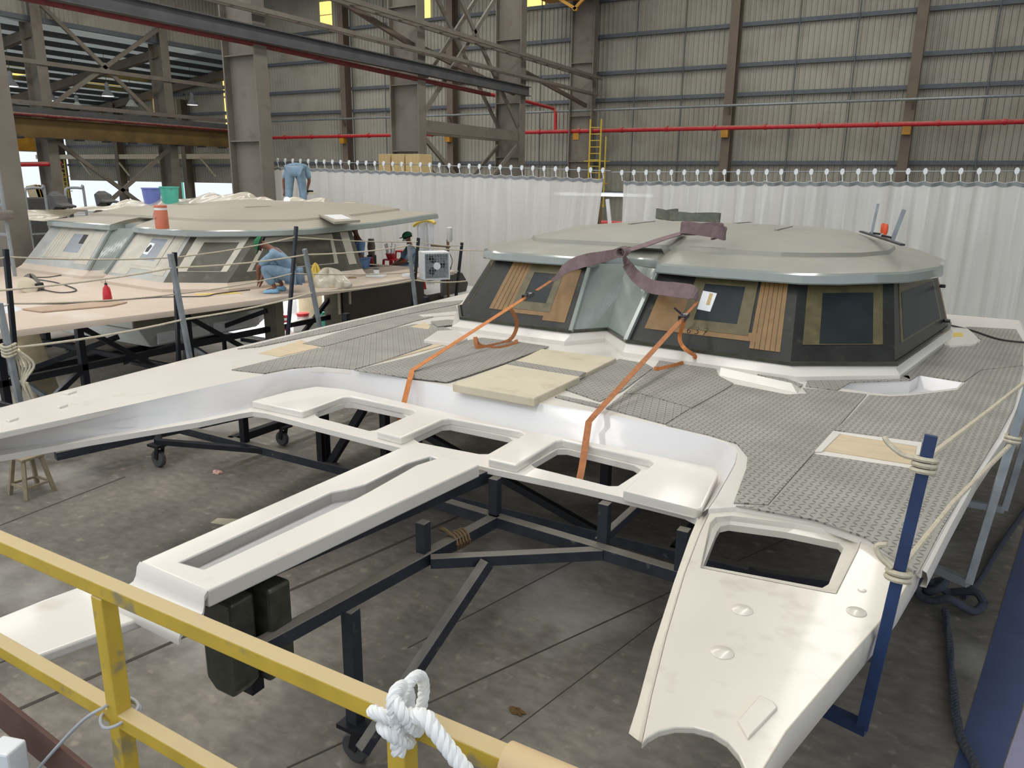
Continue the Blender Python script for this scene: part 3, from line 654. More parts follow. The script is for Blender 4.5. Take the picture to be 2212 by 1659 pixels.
# ================================================================== BOAT DECK MOULDINGS
XC = -3.42; ZD = 1.72
def boat(root, off, near):
    """off: shift of the whole moulding; near: the matted boat in front (True) or the sanded boat at the left"""
    O = V(off)
    deckm = m_gel if near else m_deck2
    def P(px, py, z): return at(px, py, z) + O
    def Q(x, y): return (x + O.x, y + O.y)
    def sh(g):
        g.v = [v + O for v in g.v]; return g
    mir = lambda p: (2 * XC - p[0], p[1])
    # ---- deck plate
    rim_px = [(0, 935), (150, 903), (300, 870), (450, 836), (560, 812), (620, 800), (660, 795), (700, 794), (760, 799), (860, 815), (977, 836), (1157, 870), (1280, 889), (1436, 921), (1530, 944), (1568, 957), (1585, 968), (1592, 979), (1588, 1000), (1572, 1030), (1548, 1072), (1530, 1098)]
    rim = [at(x, y, ZD) for x, y in rim_px]
    R = [(.05, 4.1), (.14, 4.78), (.27, 5.7), (.46, 6.8), (.6, 7.95), (.73, 9.3), (.84, 11), (.88, 12.3), (.86, 13.3)]
    Lf = [(-7.35, 13.3), (-7.3, 12), (-7.2, 10), (-7.1, 7.4), (-7.03, 5.93), (-6.98, 5.18), (-6.84, 3.84), (-6.75, 3.2), (-6.55, 2.3), (-6.35, 1.75), (-6.2, 1.7)]
    front = [at(1590, 1094, ZD), at(1760, 1124, ZD), at(1870, 1162, ZD)]
    outer = [(p.x, p.y) for p in [rim[0].lerp(rim[0] + (rim[0] - rim[1]), 2.2)] + rim] + [(p.x, p.y) for p in front] + R + Lf
    ck = [(XC - 2.3, 11.9), (XC + 2.3, 11.9), (XC + 2.5, 13.1), (XC - 2.5, 13.1)]
    tray_px = [(1812, 838), (1838, 825), (1968, 823), (1985, 811), (2078, 827), (2068, 838), (1965, 851), (1925, 853)]
    tray = [at(x, y, ZD) for x, y in tray_px]
    hatch = [at(x, y, ZD) for x, y in [(1776, 970), (1970, 1003), (1984, 962), (1812, 934)]]
    holes = [ck] + ([[(p.x, p.y) for p in tray]] if near else [])
    sh(G().slab(outer, ZD, ZD - .05, holes)).obj('deck_plate', deckm, root, bevel=.006)
    # rolled outer edges
    for E_ in (R, Lf[:9]):
        s_ = 1 if E_ is R else -1
        lo = [[V((x, y, ZD)), V((x + s_ * .02, y, ZD - .01)), V((x + s_ * .03, y, ZD - .04)), V((x + s_ * .03, y, ZD - .09)), V((x + s_ * .0, y, ZD - .09))] for x, y in E_]
        sh(G().loft(lo, False)).obj('rolled_edge', deckm, root, True)
    if near:
        fl = [V((p.x, p.y, ZD - .12)) for p in tray]
        cen = sum(fl, V()) / len(fl); fl = [cen + (p - cen) * .9 for p in fl]
        sh(G().loft([[V((p.x, p.y, ZD)) for p in tray], fl], True, False, True)).obj('step_recess', m_gelblue, root)
    # ---- trampoline well: wall, plate, raised pads
    zb = 1.50
    wb_px = [(0, 972), (150, 950), (300, 927), (430, 905), (535, 884), (575, 862), (625, 846), (685, 836), (745, 842), (884, 873), (1000, 899), (1132, 930), (1323, 967), (1440, 990), (1520, 1005), (1540, 1010), (1550, 1016), (1556, 1026), (1553, 1040), (1545, 1055), (1532, 1080), (1516, 1108)]
    wbot = [at(x, y, zb) for x, y in wb_px]
    lo = []
    for a, b in zip(rim, wbot):
        d = b - a; lo.append([a, a + d * .04 + V((0, 0, -.002)), a + d * .12, a + d * .5, a + d * .9, b])
    lo.insert(0, [q + (lo[0][i] - lo[1][i]) * 2.2 for i, q in enumerate(lo[0])])
    sh(G().loft(lo, False)).obj('well_wall', m_gelblue, root, 60)
    hR = [(1147, 1003), (1160, 996), (1205, 970), (1225, 970), (1370, 1005), (1385, 1015), (1378, 1022), (1335, 1050), (1315, 1050), (1155, 1010)]
    hC = [(893, 948), (955, 919), (972, 918), (1098, 944), (1108, 951), (1055, 981), (1035, 981), (905, 956)]
    hL = [(680, 895), (690, 889), (745, 871), (762, 871), (868, 893), (878, 900), (812, 929), (798, 931), (690, 903)]
    zc = lambda l, z: [(at(x, y, z).x, at(x, y, z).y) for x, y in l]
    plate = [(0, 984), (150, 958), (300, 933), (430, 912), (520, 893), (545, 889), (575, 893), (700, 925), (860, 966), (1060, 1012), (1250, 1052), (1400, 1087), (1480, 1107), (1510, 1122), (1536, 1090), (1564, 1022), (1550, 1004), (1440, 979), (1323, 955), (1132, 919), (884, 863), (745, 833), (685, 828), (625, 838), (555, 860), (532, 876), (300, 922), (0, 968)]
    pl = zc(plate, zb); pl = [(pl[0][0] * 1, pl[0][1])] + pl[1:]
    e0 = at(0, 984, zb); e1 = at(150, 958, zb); e2 = at(0, 968, zb); ex = (e0 - e1) * 2.2
    pl = [((e0 + ex).x, (e0 + ex).y)] + pl + [((e2 + ex).x, (e2 + ex).y)]
    sh(G().slab(pl, zb, zb - .05, [zc(hR, zb), zc(hC, zb), zc(hL, zb)])).obj('well_floor', m_gel, root, bevel=.012)
    zt = 1.565
    comb = [(543, 866), (653, 889), (738, 858), (756, 856), (890, 884), (899, 890), (813, 931), (867, 945), (957, 905), (972, 903), (1122, 931), (1134, 937), (1054, 990), (1116, 1004), (1200, 953), (1216, 950), (1402, 992), (1413, 999), (1345, 1060), (1505, 1100), (1518, 1095), (1552, 1022), (1540, 1012), (1440, 988), (1323, 963), (1132, 928), (884, 871), (745, 840), (685, 834), (625, 844)]
    sh(G().slab(zc(comb, zt), zt, zb - .005)).obj('raised_pads', m_gel, root, bevel=.015, seg=3)
    # ---- longeron (centre spine) with its slot
    zs = 1.58
    tl, tr = at(302, 1213, zs), at(448, 1276, zs); bl, br = at(862, 968, zs), at(1036, 1003, zs)
    g0, g1, g2, g3 = at(386, 1214, zs), at(440, 1229, zs), at(770, 1076, zs), at(716, 1062, zs)
    slot = [g0, g1, g2, at(800, 1060, zs), at(900, 1004, zs), at(944, 990, zs), at(930, 985, zs), at(880, 1000, zs), at(790, 1045, zs), at(750, 1056, zs), g3]
    so = [bl, tl, tr, br, at(1010, 990, zs), at(960, 985, zs), at(936, 962, zs), at(900, 955, zs)]
    sh(G().slab([(p.x, p.y) for p in so], zs, zs - .10, [[(p.x, p.y) for p in slot]])).obj('longeron', m_gel, root, bevel=.012, seg=3)
    fl = [V((p.x, p.y, zs - .095)) for p in slot]
    sh(G().loft([[p - V((0, 0, .003)) for p in slot], fl], True, False, True)).obj('slot_tub', m_gelblue, root)
    # front nose: S-curved apron stepping down to the lower plate
    w = (tr - tl); fw = V((w.y, -w.x, 0)).normalized()   # forward
    if fw.y > 0: fw = -fw
    lo = []
    for d, z, ww in [(0, zs, 1.0), (.02, zs - .02, 1.0), (.03, zs - .07, 1.01), (.045, zs - .10, 1.03), (.09, zs - .115, 1.05), (.15, zs - .12, 1.06), (.18, zs - .135, 1.06), (.195, zs - .17, 1.06)]:
        c = (tl + tr) / 2 + fw * d; a = c - w / 2 * ww; b = c + w / 2 * ww
        lo.append([V((a.x, a.y, z)), V((b.x, b.y, z)), V((b.x, b.y, z - .03)), V((a.x, a.y, z - .03))])
    sh(G().loft(lo, True, True, True)).obj('nose_apron', m_gel, root, 50)
    zn = 1.40
    nose = [(205, 1254), (330, 1262), (445, 1292), (425, 1318), (392, 1343), (350, 1347), (322, 1328), (75, 1418), (-60, 1358), (0, 1332), (80, 1300)]
    sh(G().slab([(at(x, y, zn).x, at(x, y, zn).y) for x, y in nose], zn, zn - .06)).obj('nose_plate', m_gel, root, bevel=.015, seg=3)
    # ---- right bow: plate with hatch opening and cut-away tip
    zr = 1.69
    arch = [(1400, 1592), (1425, 1578), (1460, 1570), (1500, 1571), (1540, 1582), (1572, 1602), (1596, 1630), (1612, 1665), (1620, 1690)]
    bow = [(1584, 1082), (1536, 1100), (1512, 1150), (1480, 1235), (1440, 1370), (1408, 1500), (1386, 1606)] + arch + [(1648, 1665), (1700, 1580), (1800, 1462), (1900, 1345), (1945, 1290), (1990, 1215), (1958, 1195), (1870, 1151), (1760, 1113)]
    hole = [(1548, 1150), (1556, 1137), (1575, 1133), (1700, 1150), (1812, 1173), (1822, 1184), (1815, 1200), (1790, 1262), (1776, 1270), (1520, 1222)]
    bowp = [(at(x, y, zr).x, at(x, y, zr).y) for x, y in bow]
    pocket = [(1535, 1130), (1547, 1117), (1580, 1114), (1720, 1131), (1840, 1152), (1860, 1168), (1852, 1190), (1806, 1282), (1785, 1279), (1514, 1226)]
    pk = [at(x, y, zr) for x, y in pocket]; hp = [at(x, y, zr - .05) for x, y in hole]
    sh(G().slab(bowp, zr, zr - .03, [[(p.x, p.y) for p in pk]])).obj('bow_plate', m_bow, root, bevel=.006)
    lo = [[V((a.x, a.y, zr)), (a * .75 + b * .25) - V((0, 0, .02)), V((b.x, b.y, zr - .05)), V((b.x, b.y, zr - .09))] for a, b in zip(pk, hp)]
    lo = [[l[k] for l in lo] for k in range(4)]
    sh(G().loft(lo, True)).obj('hatch_recess', m_bow, root)
    inn = [(1536, 1100), (1512, 1150), (1480, 1235), (1440, 1370), (1408, 1500), (1386, 1606)]
    fl_ = [(1506, 1122), (1490, 1160), (1455, 1260), (1410, 1400), (1378, 1520), (1358, 1584)]
    lo = [[at(*a, zr), at(*a, zr - .05), at(*b, 1.5) * .3 + at(*a, 1.5) * .7, at(*b, 1.5), at(*b, 1.46)] for a, b in zip(inn, fl_)]
    sh(G().loft(lo, False)).obj('bow_flange', m_bow, root, 60)
    for k, (x, y, r) in enumerate([(1603, 1318, .05), (1560, 1410, .05), (1850, 1322, .045), (1862, 1275, .02), (1905, 1178, .015)]):
        p = at(x, y, zr); sh(G().lathe([(r, -.01), (r, .003), (r * .9, .006), (.001, .0065)], p, 20)).obj('moulded_boss', m_bow, root, True)
    q = [at(x, y, zr) for x, y in [(1615, 1600), (1592, 1560), (1640, 1505), (1672, 1520), (1680, 1532)]]
    sh(G().slab([(p.x, p.y) for p in q], zr + .012, zr - .01)).obj('moulded_pad', m_bow, root, bevel=.008)
    lo = [[at(*a, zr), at(*a, zr) + V((.012, .0, -.03)), at(*a, zr) + V((.0, 0, -.15))] for a in [(1620, 1690), (1648, 1665), (1700, 1580), (1800, 1462), (1900, 1345), (1945, 1290), (1990, 1215)]]
    sh(G().loft(lo, False)).obj('bow_side', m_bow, root, 60)
    # ---- cabin
    base = [(-3.12, 8.0), (-1.32, 7.85), (-.42, 8.42), (-.02, 11.0), (-.02, 11.4)]
    glt = [(-3.02, 8.66), (-1.46, 8.62), (-.60, 9.36), (-.28, 11.0), (-.27, 11.4)]
    zb0, zt0 = 1.86, 2.62
    Rb = [V((x, y, zb0)) for x, y in base]; Rt = [V((x, y, zt0)) for x, y in glt]
    Lb = [V((2 * XC - v.x, v.y + (.1 if i < 2 else 0), v.z)) for i, v in enumerate(Rb)]; Lt = [V((2 * XC - v.x, v.y + (.1 if i < 2 else 0), v.z)) for i, v in enumerate(Rt)]
    Lb = [V((x, y, zb0)) for x, y in [(-3.88, 8.16), (-5.47, 8.2), (-6.0, 8.95), (-5.95, 11.4), (-5.9, 12.0)]]
    Lt = [V((x, y, zt0)) for x, y in [(-3.92, 8.76), (-5.30, 8.82), (-5.75, 9.5), (-5.75, 11.5), (-5.7, 12.0)]]
    vb, vt = V((-3.58, 8.55, zb0)), V((-3.55, 8.98, zt0))
    if not near:
        for l_ in (Lb, Lt):
            for k_ in range(1, 5): l_[k_].x -= .7
    full_b = [Lb[4], Lb[3], Lb[2], Lb[1], Lb[0], vb, Rb[0], Rb[1], Rb[2], Rb[3], Rb[4]]
    # coaming
    cb = []
    cen = V((XC, 10.2, 0))
    for v in full_b:
        d = V((v.x - cen.x, v.y - cen.y, 0)).normalized(); cb.append(V((v.x, v.y, ZD)) + d * (.13 if v.y < 8.3 else .07))
    lo = [[c, c + V((0, 0, .05)), b.lerp(c, .25) * 1.0, V((b.x, b.y, zb0 + .005)), V((b.x, b.y, zb0 - .05)) + (cen - V((b.x, b.y, 0))).normalized() * .1] for c, b in zip(cb, full_b)]
    sh(G().loft(lo, False)).obj('cabin_coaming', m_gel if near else m_deck2, root, 30)
    if near:
        rb = []
        for v in full_b:
            d = V((v.x - cen.x, v.y - cen.y, 0)).normalized(); rb.append([v + d * .03 + V((0, 0, -.005)), v + d * .035 + V((0, 0, .03)), v + d * .0 + V((0, 0, .035))])
        sh(G().loft(rb, False)).obj('resin_edge', m_resin, root, 40)
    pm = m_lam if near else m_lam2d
    def panel(name, bl_, br_, tr_, tl_, m):
        n = (br_ - bl_).cross(tl_ - bl_).normalized()
        if n.dot(bl_ - V((XC, 11, 2))) < 0: n = -n
        def uv(u, v, off=0): return bl_.lerp(br_, u).lerp(tl_.lerp(tr_, u), v) + n * off
        def block(g, u0, v0, u1, v1, z0, z1, nn=8):
            f = lambda a, b: (u0 + (u1 - u0) * a, v0 + (v1 - v0) * b)
            g.grid(lambda a, b: uv(*f(a, b), z1), nn, nn); g.grid(lambda a, b: uv(*f(a, b), z0), nn, nn)
            for e in (0, 1):
                g.grid(lambda a, b: uv(*f(a, e), z0 + (z1 - z0) * b), nn, 1); g.grid(lambda a, b: uv(*f(e, a), z0 + (z1 - z0) * b), nn, 1)
            return g
        def fin(g, nm, m2, par):
            o_ = sh(g).obj(nm, m2, par)
            bm = bmesh.new(); bm.from_mesh(o_.data); bmesh.ops.remove_doubles(bm, verts=bm.verts, dist=1e-5); bmesh.ops.recalc_face_normals(bm, faces=bm.faces); bm.to_mesh(o_.data); bm.free()
            return o_
        o = fin(block(G(), 0, 0, 1, 1, -.04, 0, 10), name, m, root)
        def patch(nm, poly, m2, z0=0., z1=.006, holes=None):
            us = [p[0] for p in poly]; vs_ = [p[1] for p in poly]
            if holes:
                hu = [p[0] for p in holes]; hv = [p[1] for p in holes]; g = G()
                for q in ((min(us), min(vs_), max(us), min(hv)), (min(us), max(hv), max(us), max(vs_)), (min(us), min(hv), min(hu), max(hv)), (max(hu), min(hv), max(us), max(hv))):
                    block(g, *q, z0, z1, 6)
                return sh(g).obj(nm, m2, o)
            if len(poly) == 4 and len(set(us)) == 2: return fin(block(G(), min(us), min(vs_), max(us), max(vs_), z0, z1, 6), nm, m2, o)
            return sh(G().loft([[uv(u, v, z0) for u, v in poly], [uv(u, v, z1) for u, v in poly]], True, True, True)).obj(nm, m2, o)
        return o, uv, patch
    def rc(u0, v0, u1, v1): return [(u0, v0), (u1, v0), (u1, v1), (u0, v1)]
    core = m_core if near else m_core3; pane = m_pane if near else m_pane2; ol = m_olive if near else m_core3
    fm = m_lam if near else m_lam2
    # right front window
    o, uv, patch = panel('window_panel', Rb[0], Rb[1], Rt[1], Rt[0], fm)
    patch('core_board', rc(.08, .28, .33, .80) if near else rc(.06, .05, .34, .97), core, .001, .005)
    patch('core_board', rc(.08, .20, .80, .30), core, .001, .005)
    for k in range(6):
        patch('core_plank', rc(.76 + k * .03, .12, .787 + k * .03, .93), core, .001, .006)
    patch('frame_ring', rc(.30, .26, .74, .95), ol, .002, .009, rc(.38, .38, .66, .85))
    patch('pane', rc(.38, .38, .66, .85), pane, .001, .004)
    patch('torn_opening', [(.36, .52), (.47, .50), (.48, .74), (.37, .76)], m_white, .003, .006)
    if not near: patch('dark_tear', [(.40, .55), (.45, .56), (.46, .68), (.42, .72), (.39, .64)], m_black, .005, .008)
    else: patch('dark_tear', [(.43, .58), (.455, .58), (.455, .73), (.43, .73)], m_wood, .005, .008)
    if near:   # pencilled number 637 on the board
        def digit(*strokes):
            g = G()
            for pts in strokes: g.tube([uv(.36 + x * .035, .205 + y * .085, .008) for x, y in pts], .0035, 5)
            g.obj('pencil_digit', m_black, o)
        digit([(.75, 1), (.3, .75), (.05, .35), (.2, .05), (.6, .08), (.65, .4), (.3, .5), (.08, .35)])
        digit([(1.5, .85), (1.9, 1), (2.1, .75), (1.75, .55), (2.15, .35), (1.95, .05), (1.5, .08)])
        digit([(3.0, .95), (3.8, .95), (3.45, .5), (3.15, 0)], [(3.15, .5), (3.7, .5)])
    # left front window
    o, uv, patch = panel('window_panel', Lb[1], Lb[0], Lt[0], Lt[1], fm)
    for k in range(5): patch('core_plank', rc(.20 + k * .042, .20, .238 + k * .042, .95), core, .001, .006)
    patch('core_board', rc(.72, .12, .92, .90), core, .001, .005); patch('core_board', rc(.41, .18, .72, .28), core, .001, .005)
    patch('frame_ring', rc(.40, .24, .76, .93), ol, .002, .009, rc(.47, .36, .70, .80))
    patch('pane', rc(.47, .36, .70, .80), pane, .001, .004)
    patch('torn_opening', rc(.62, .58, .72, .80), m_black, .003, .006)
    # angled and side panels
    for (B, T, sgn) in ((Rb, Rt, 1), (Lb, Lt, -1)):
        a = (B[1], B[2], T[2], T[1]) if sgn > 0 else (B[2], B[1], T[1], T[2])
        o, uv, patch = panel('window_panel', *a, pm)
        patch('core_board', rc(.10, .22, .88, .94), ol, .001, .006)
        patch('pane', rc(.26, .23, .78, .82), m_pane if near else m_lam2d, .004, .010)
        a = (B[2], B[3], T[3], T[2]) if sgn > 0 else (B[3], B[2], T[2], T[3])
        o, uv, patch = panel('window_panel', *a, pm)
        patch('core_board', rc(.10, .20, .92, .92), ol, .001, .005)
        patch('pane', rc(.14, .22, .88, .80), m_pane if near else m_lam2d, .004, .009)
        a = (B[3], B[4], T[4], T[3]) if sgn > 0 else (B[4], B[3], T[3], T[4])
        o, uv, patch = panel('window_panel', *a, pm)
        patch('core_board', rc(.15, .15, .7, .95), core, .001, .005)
    # recess between the front windows
    panel('recess_wall', Lb[0], vb, vt, Lt[0], m_brow); panel('recess_wall', vb, Rb[0], Rt[0], vt, m_brow)
    for a, b in ((Lb[0], Lt[0]), (Rb[0], Rt[0])):
        sh(G().bar(a + V((0, -.02, .02)), b + V((0, -.02, .02)), .05, .05)).obj('recess_fin', m_brow, root, bevel=.005)
    # aft bulkhead
    o, uv, patch = panel('aft_bulkhead', V((XC - 2.3, 11.9, ZD)), V((XC + 1.1, 11.9, ZD)), V((XC + 1.1, 11.9, zt0)), V((XC - 2.3, 11.9, zt0)), pm)
    # ---- roof
    F = [(-3.02, 8.56), (-2.54, 8.48), (-1.4, 8.46), (-1.05, 8.66), (-.46, 9.31), (-.16, 10.19)] + ([(-.16, 11.3), (-.5, 12.7)] if near else [(-.08, 12.0), (-.02, 14.0)])
    FL = [(-3.86, 8.66), (-4.6, 8.64), (-5.30, 8.70), (-5.55, 8.86), (-5.92, 9.45), (-6.05, 10.4)] + ([(-5.95, 11.4), (-5.7, 12.8)] if near else [(-6.0, 12.0), (-5.9, 14.2)])
    if not near: FL = [(x - (.7 if i_ > 1 else .35 * i_), y) for i_, (x, y) in enumerate(FL)]
    def ring(ins, z, notched, zfun=None):
        def inset(l): return [(-3.1 + (x + 3.1) * (1 - ins / 2.9), 11.3 + (y - 11.3) * (1 - ins / 2.8)) for x, y in l]
        pr, pl_ = inset(F), inset(FL); a, b = pl_[0], pr[0]
        if notched: nt_ = [(a[0] + .04, a[1] + .30), (-3.62, a[1] + .44), (-3.36, b[1] + .50), (b[0] - .04, b[1] + .34)]
        else: nt_ = [(a[0] + (b[0] - a[0]) * k / 5, a[1] + (b[1] - a[1]) * k / 5) for k in (1, 2, 3, 4)]
        loop = pl_[::-1] + nt_ + pr
        tail = lambda y: (.0 if near else .17) * max(0, min(1, (y - 11) / 3))
        return [V((x, y, (zfun(x, y) if zfun else z) + tail(y))) for x, y in loop]
    rings = [ring(.12, 2.60, 1), ring(0, 2.585, 1), ring(-.01, 2.60, 1), ring(.0, 2.68, 1), ring(.04, 2.70, 1)]
    sh(G().loft(rings, True)).obj('roof_brow', m_brow, root, 25)
    q2 = lambda x: (1 - min(1, abs((x + 3.1) / 3.0) ** 4))
    sl1 = lambda x, y: 2.755 + .06 * q2(x)
    rings = [ring(.04, 2.70, 1), ring(.30, 0, 1, lambda x, y: 2.73 + .04 * q2(x)), ring(.58, 0, 0, sl1)]
    sh(G().loft(rings, True)).obj('roof_shoulder', m_roof if near else m_roof2, root, 25)
    top = lambda x, y: 2.87 + .11 * q2(x)
    rings = [ring(.58, 0, 0, sl1), ring(.60, 0, 0, lambda x, y: sl1(x, y) + .045), ring(.68, 0, 0, lambda x, y: sl1(x, y) + .055), ring(1.1, 0, 0, top), ring(1.6, 0, 0, lambda x, y: top(x, y) + .035), ring(2.1, 0, 0, lambda x, y: top(x, y) + .05), ring(2.6, 0, 0, lambda x, y: top(x, y) + .055)]
    sh(G().loft(rings, True, False, True)).obj('roof_top', m_roof if near else m_roof2, root, 25)
    # seam strips and corner fairing on the roof
    for dx in (-1.0, 1.0):
        sh(G().loft([[V((-3.1 + dx + s_ * .02, y, top(-3.1 + dx, y) + dz)) for s_, dz in ((-1, .055), (1, .055), (1, -.03), (-1, -.03))] for y in (10.4, 10.9, 11.4)], True, True, True)).obj('roof_seam', m_roof if near else m_roof2, root)
    # cockpit tub
    cz = .95
    sh(G().loft([[V((x, y, ZD - .01)) for x, y in ck], [V((x * 1.0, y, cz)) for x, y in ck]], True, False, True)).obj('cockpit_tub', m_hullw, root)
    return dict(uv=uv)
b1 = thing('catamaran_deck', 'near white catamaran deck moulding with grey mats and tinted cabin', 'boat', (XC, 8, 0))
boat(b1, (0, 0, 0), True)
OFF2 = V((-10.25, .45, 0))
b2 = thing('catamaran_deck', 'far sanded catamaran deck moulding with dusty cabin at the left', 'boat', V((XC, 8, 0)) + OFF2)
boat(b2, OFF2, False)

# extras of the near boat: hatch lids, bow hatch panel, ramp, side pad
def pslab(px, z0, z1, name, m, parent, bevel=.004, label=None, ref=None, zfun=None):
    pts = [at(x, y, ref or z1) for x, y in px]
    o = G().slab([(p.x, p.y) for p in pts], zfun or z1, z0).obj(name, m, parent, bevel=bevel)
    if label: o['label'] = label
    return o
pslab([(977, 828), (1154, 860), (1254, 813), (1094, 786)], ZD - .01, ZD + .07, 'hatch_lid', m_hatch, b1, .012)
pslab([(1113, 780), (1267, 805), (1332, 773), (1170, 753)], ZD - .01, ZD + .05, 'hatch_lid', m_hatch, b1, .01)
pslab([(1776, 972), (1972, 1003), (1980, 965), (1815, 936)], ZD, ZD + .006, 'hatch_panel', m_ply, b1, .002)
pslab([(1760, 974), (1776, 974), (1815, 936), (1982, 962), (1972, 1008), (1980, 1010), (1992, 955), (1800, 930)], ZD, ZD + .014, 'hatch_rim', m_gel, b1, .004)
pslab([(560, 763), (605, 770), (690, 750), (652, 734)], ZD, ZD + .006, 'hatch_panel', m_ply, b1, .002)
pslab([(885, 706), (925, 711), (930, 703), (917, 696)], ZD, ZD + .012, 'hatch_panel', m_ply, b1, .002)
pslab([(830, 779), (985, 738), (975, 733), (930, 747), (868, 768)], ZD, ZD + .010, 'bare_strip', m_ply, b1, .002)
rA, rB, rC, rD, rE, rF = at(1553, 812, ZD), at(1722, 850, ZD), at(1709, 827, ZD + .07), at(1556, 793, ZD + .07), at(1730, 838, ZD), at(1562, 800, ZD)
G().loft([[rA, rD, rF], [rA.lerp(rB, .5), rD.lerp(rC, .5), rF.lerp(rE, .5)], [rB, rC, rE]], True, True, True).obj('step_ramp', m_gel, b1, bevel=.006)
pslab([(915, 734), (985, 741), (1010, 730), (985, 712), (945, 714)], ZD, ZD + .05, 'step_ramp', m_gel, b1, .01)
pd = [at(x, y, ZD + .04) for x, y in [(2040, 742), (2042, 700), (2060, 692), (2085, 705), (2106, 722), (2114, 733), (2108, 741), (2085, 743)]]
G().slab([(p.x, p.y) for p in sm(pd, 3, True)], ZD + .04, ZD - .01).obj('side_pad', m_gel, b1, bevel=.012)
pslab([(2054, 719), (2078, 718), (2081, 726), (2056, 727)], ZD + .04, ZD + .045, 'tape_patch', m_tape, b1, 0)
pslab([(905, 680), (985, 672), (1003, 678), (915, 684)], ZD, ZD + .02, 'bare_strip', m_gel, b1, .003)

# ------------------------------------------------------------------ loose tread mats (each a thing)
def rmat(px, label, m=None, h=.010, z0=None):
    z0 = z0 if z0 is not None else ZD + .001
    pts = [at(x, y, z0 + h) for x, y in px]
    g = G().slab([(p.x, p.y) for p in pts], z0 + h, z0)
    tag(g.obj('tread_mat', m or m_tread, None), label, 'mat', 'grey tread mats on the near deck')
rmat([(500, 798), (572, 806), (628, 795), (690, 790), (765, 797), (825, 780), (930, 744), (985, 715), (940, 700), (895, 700), (850, 709), (720, 744), (640, 764)], 'long grey tread mat with the pointed tip by the left hull')
rmat([(654, 742), (697, 748), (722, 742), (850, 707), (900, 692), (990, 672), (985, 660), (860, 684), (735, 716)], 'narrow grey tread mat between the beige panel and the left edge strip', m_tread2)
rmat([(513, 753), (560, 748), (735, 712), (860, 682), (992, 656), (1000, 648), (930, 655), (735, 700)], 'thin grey tread strip along the outer left deck edge')
rmat([(765, 799), (858, 812), (966, 824), (1018, 808), (1091, 783), (1124, 770), (1186, 748), (1120, 738), (1040, 729), (990, 739), (900, 768), (835, 783)], 'grey tread mat under the left orange strap', m_tread2, z0=ZD + .012)
rmat([(1094, 786), (1113, 779), (1266, 804), (1250, 813)], 'short grey tread strip between the two cream hatch lids', z0=ZD + .052)
rmat([(1218, 839), (1295, 866), (1345, 843), (1411, 794), (1395, 785), (1338, 775), (1290, 797)], 'grey tread mat with rounded corner left of the right strap', z0=ZD + .002)
rmat([(1199, 857), (1207, 853), (1300, 873), (1290, 879)], 'narrow grey tread offcut at the rim beside the right strap', m_tread2)
rmat([(1308, 881), (1437, 915), (1491, 881), (1384, 851), (1345, 852)], 'small grey tread mat at the rim right of the right strap', m_tread2)
rmat([(1347, 850), (1412, 796), (1430, 770), (1500, 777), (1545, 792), (1553, 812), (1585, 828), (1556, 846), (1494, 880), (1386, 850)], 'grey tread mat curled at its front edge below the number window', z0=ZD + .004)
rmat([(1439, 917), (1496, 882), (1558, 847), (1588, 830), (1700, 852), (1745, 850), (1735, 838), (1806, 844), (1872, 851), (1825, 905), (1760, 975), (1659, 1089), (1585, 1085), (1612, 1012), (1615, 985), (1592, 957), (1530, 938)], 'largest grey tread mat between the ramp and the right hull', m_tread)
rmat([(1878, 853), (1925, 856), (1965, 854), (2068, 842), (2085, 826), (2120, 800), (2212, 790), (2190, 880), (2154, 945), (2095, 1040), (2035, 1140), (1983, 1238), (1870, 1160), (1760, 1122), (1590, 1092), (1662, 1092), (1758, 980), (1972, 1012), (1994, 956), (1802, 928), (1830, 905)], 'broad grey tread mat around the beige bow hatch panel', m_tread)
rmat([(1936, 806), (2046, 722), (2050, 745), (2112, 744), (2120, 733), (2070, 706), (2100, 706), (2195, 711), (2212, 740), (2210, 789), (2118, 799), (2083, 824), (1987, 809), (1968, 820)], 'grey tread mat beside the right side of the near cabin', m_tread)
rmat([(1587, 785), (1650, 803), (1735, 830), (1719, 839), (1700, 828), (1600, 797)], 'thin grey tread strip behind the white ramp', m_tread2, z0=ZD + .01)
rmat([(1745, 820), (1963, 811), (1967, 821), (1838, 825), (1808, 842), (1740, 834)], 'grey tread mat between the white coaming and the step recess', m_tread2)
rmat([(945, 705), (985, 700), (990, 692), (968, 690), (930, 694)], 'small grey tread offcut at the left cabin corner', m_tread2, z0=ZD + .014)
for px in ([(12, 905), (34, 898), (40, 901), (20, 908)], [(122, 876), (142, 870), (147, 873), (128, 879)], [(136, 847), (158, 841), (166, 843), (146, 850)]):
    pslab(px, ZD, ZD + .018, 'moulded_boss', m_gel, b1, .004)
# ================================================================== CRADLES
def caster(parent, p, h=.28, r=.1):
    p = V((p[0], p[1], 0)); c = p + V((0, 0, r + .004))
    G().box(p + V((.02, 0, h)), (.2, .18, .03)).obj('caster_plate', m_steelb, parent)
    g = G()
    for s_ in (-1, 1): g.bar(c + V((0, s_ * .045, 0)), p + V((.05, s_ * .045, h)), .06, .012, (0, 1, 0))
    g.obj('caster_fork', m_steelb, parent)
    G().lathe([(r * .35, -.035), (r * .9, -.035), (r, -.025), (r, .025), (r * .9, .035), (r * .35, .035)], c, 24, 'Y').obj('caster_wheel', m_dkgrey, parent, 40)
c1 = thing('steel_cradle', 'dark wheeled steel cradle under the near white deck', 'cradle', (-3.4, 5, 0))
def cb(p, q, w=.085, m=None, nm='tube', par=None, h=None): return G().bar(p, q, w, h or w).obj(nm, m or m_steel, par or c1, bevel=.004)
up = lambda p, z: V((p.x, p.y, z))
ZR = 1.12
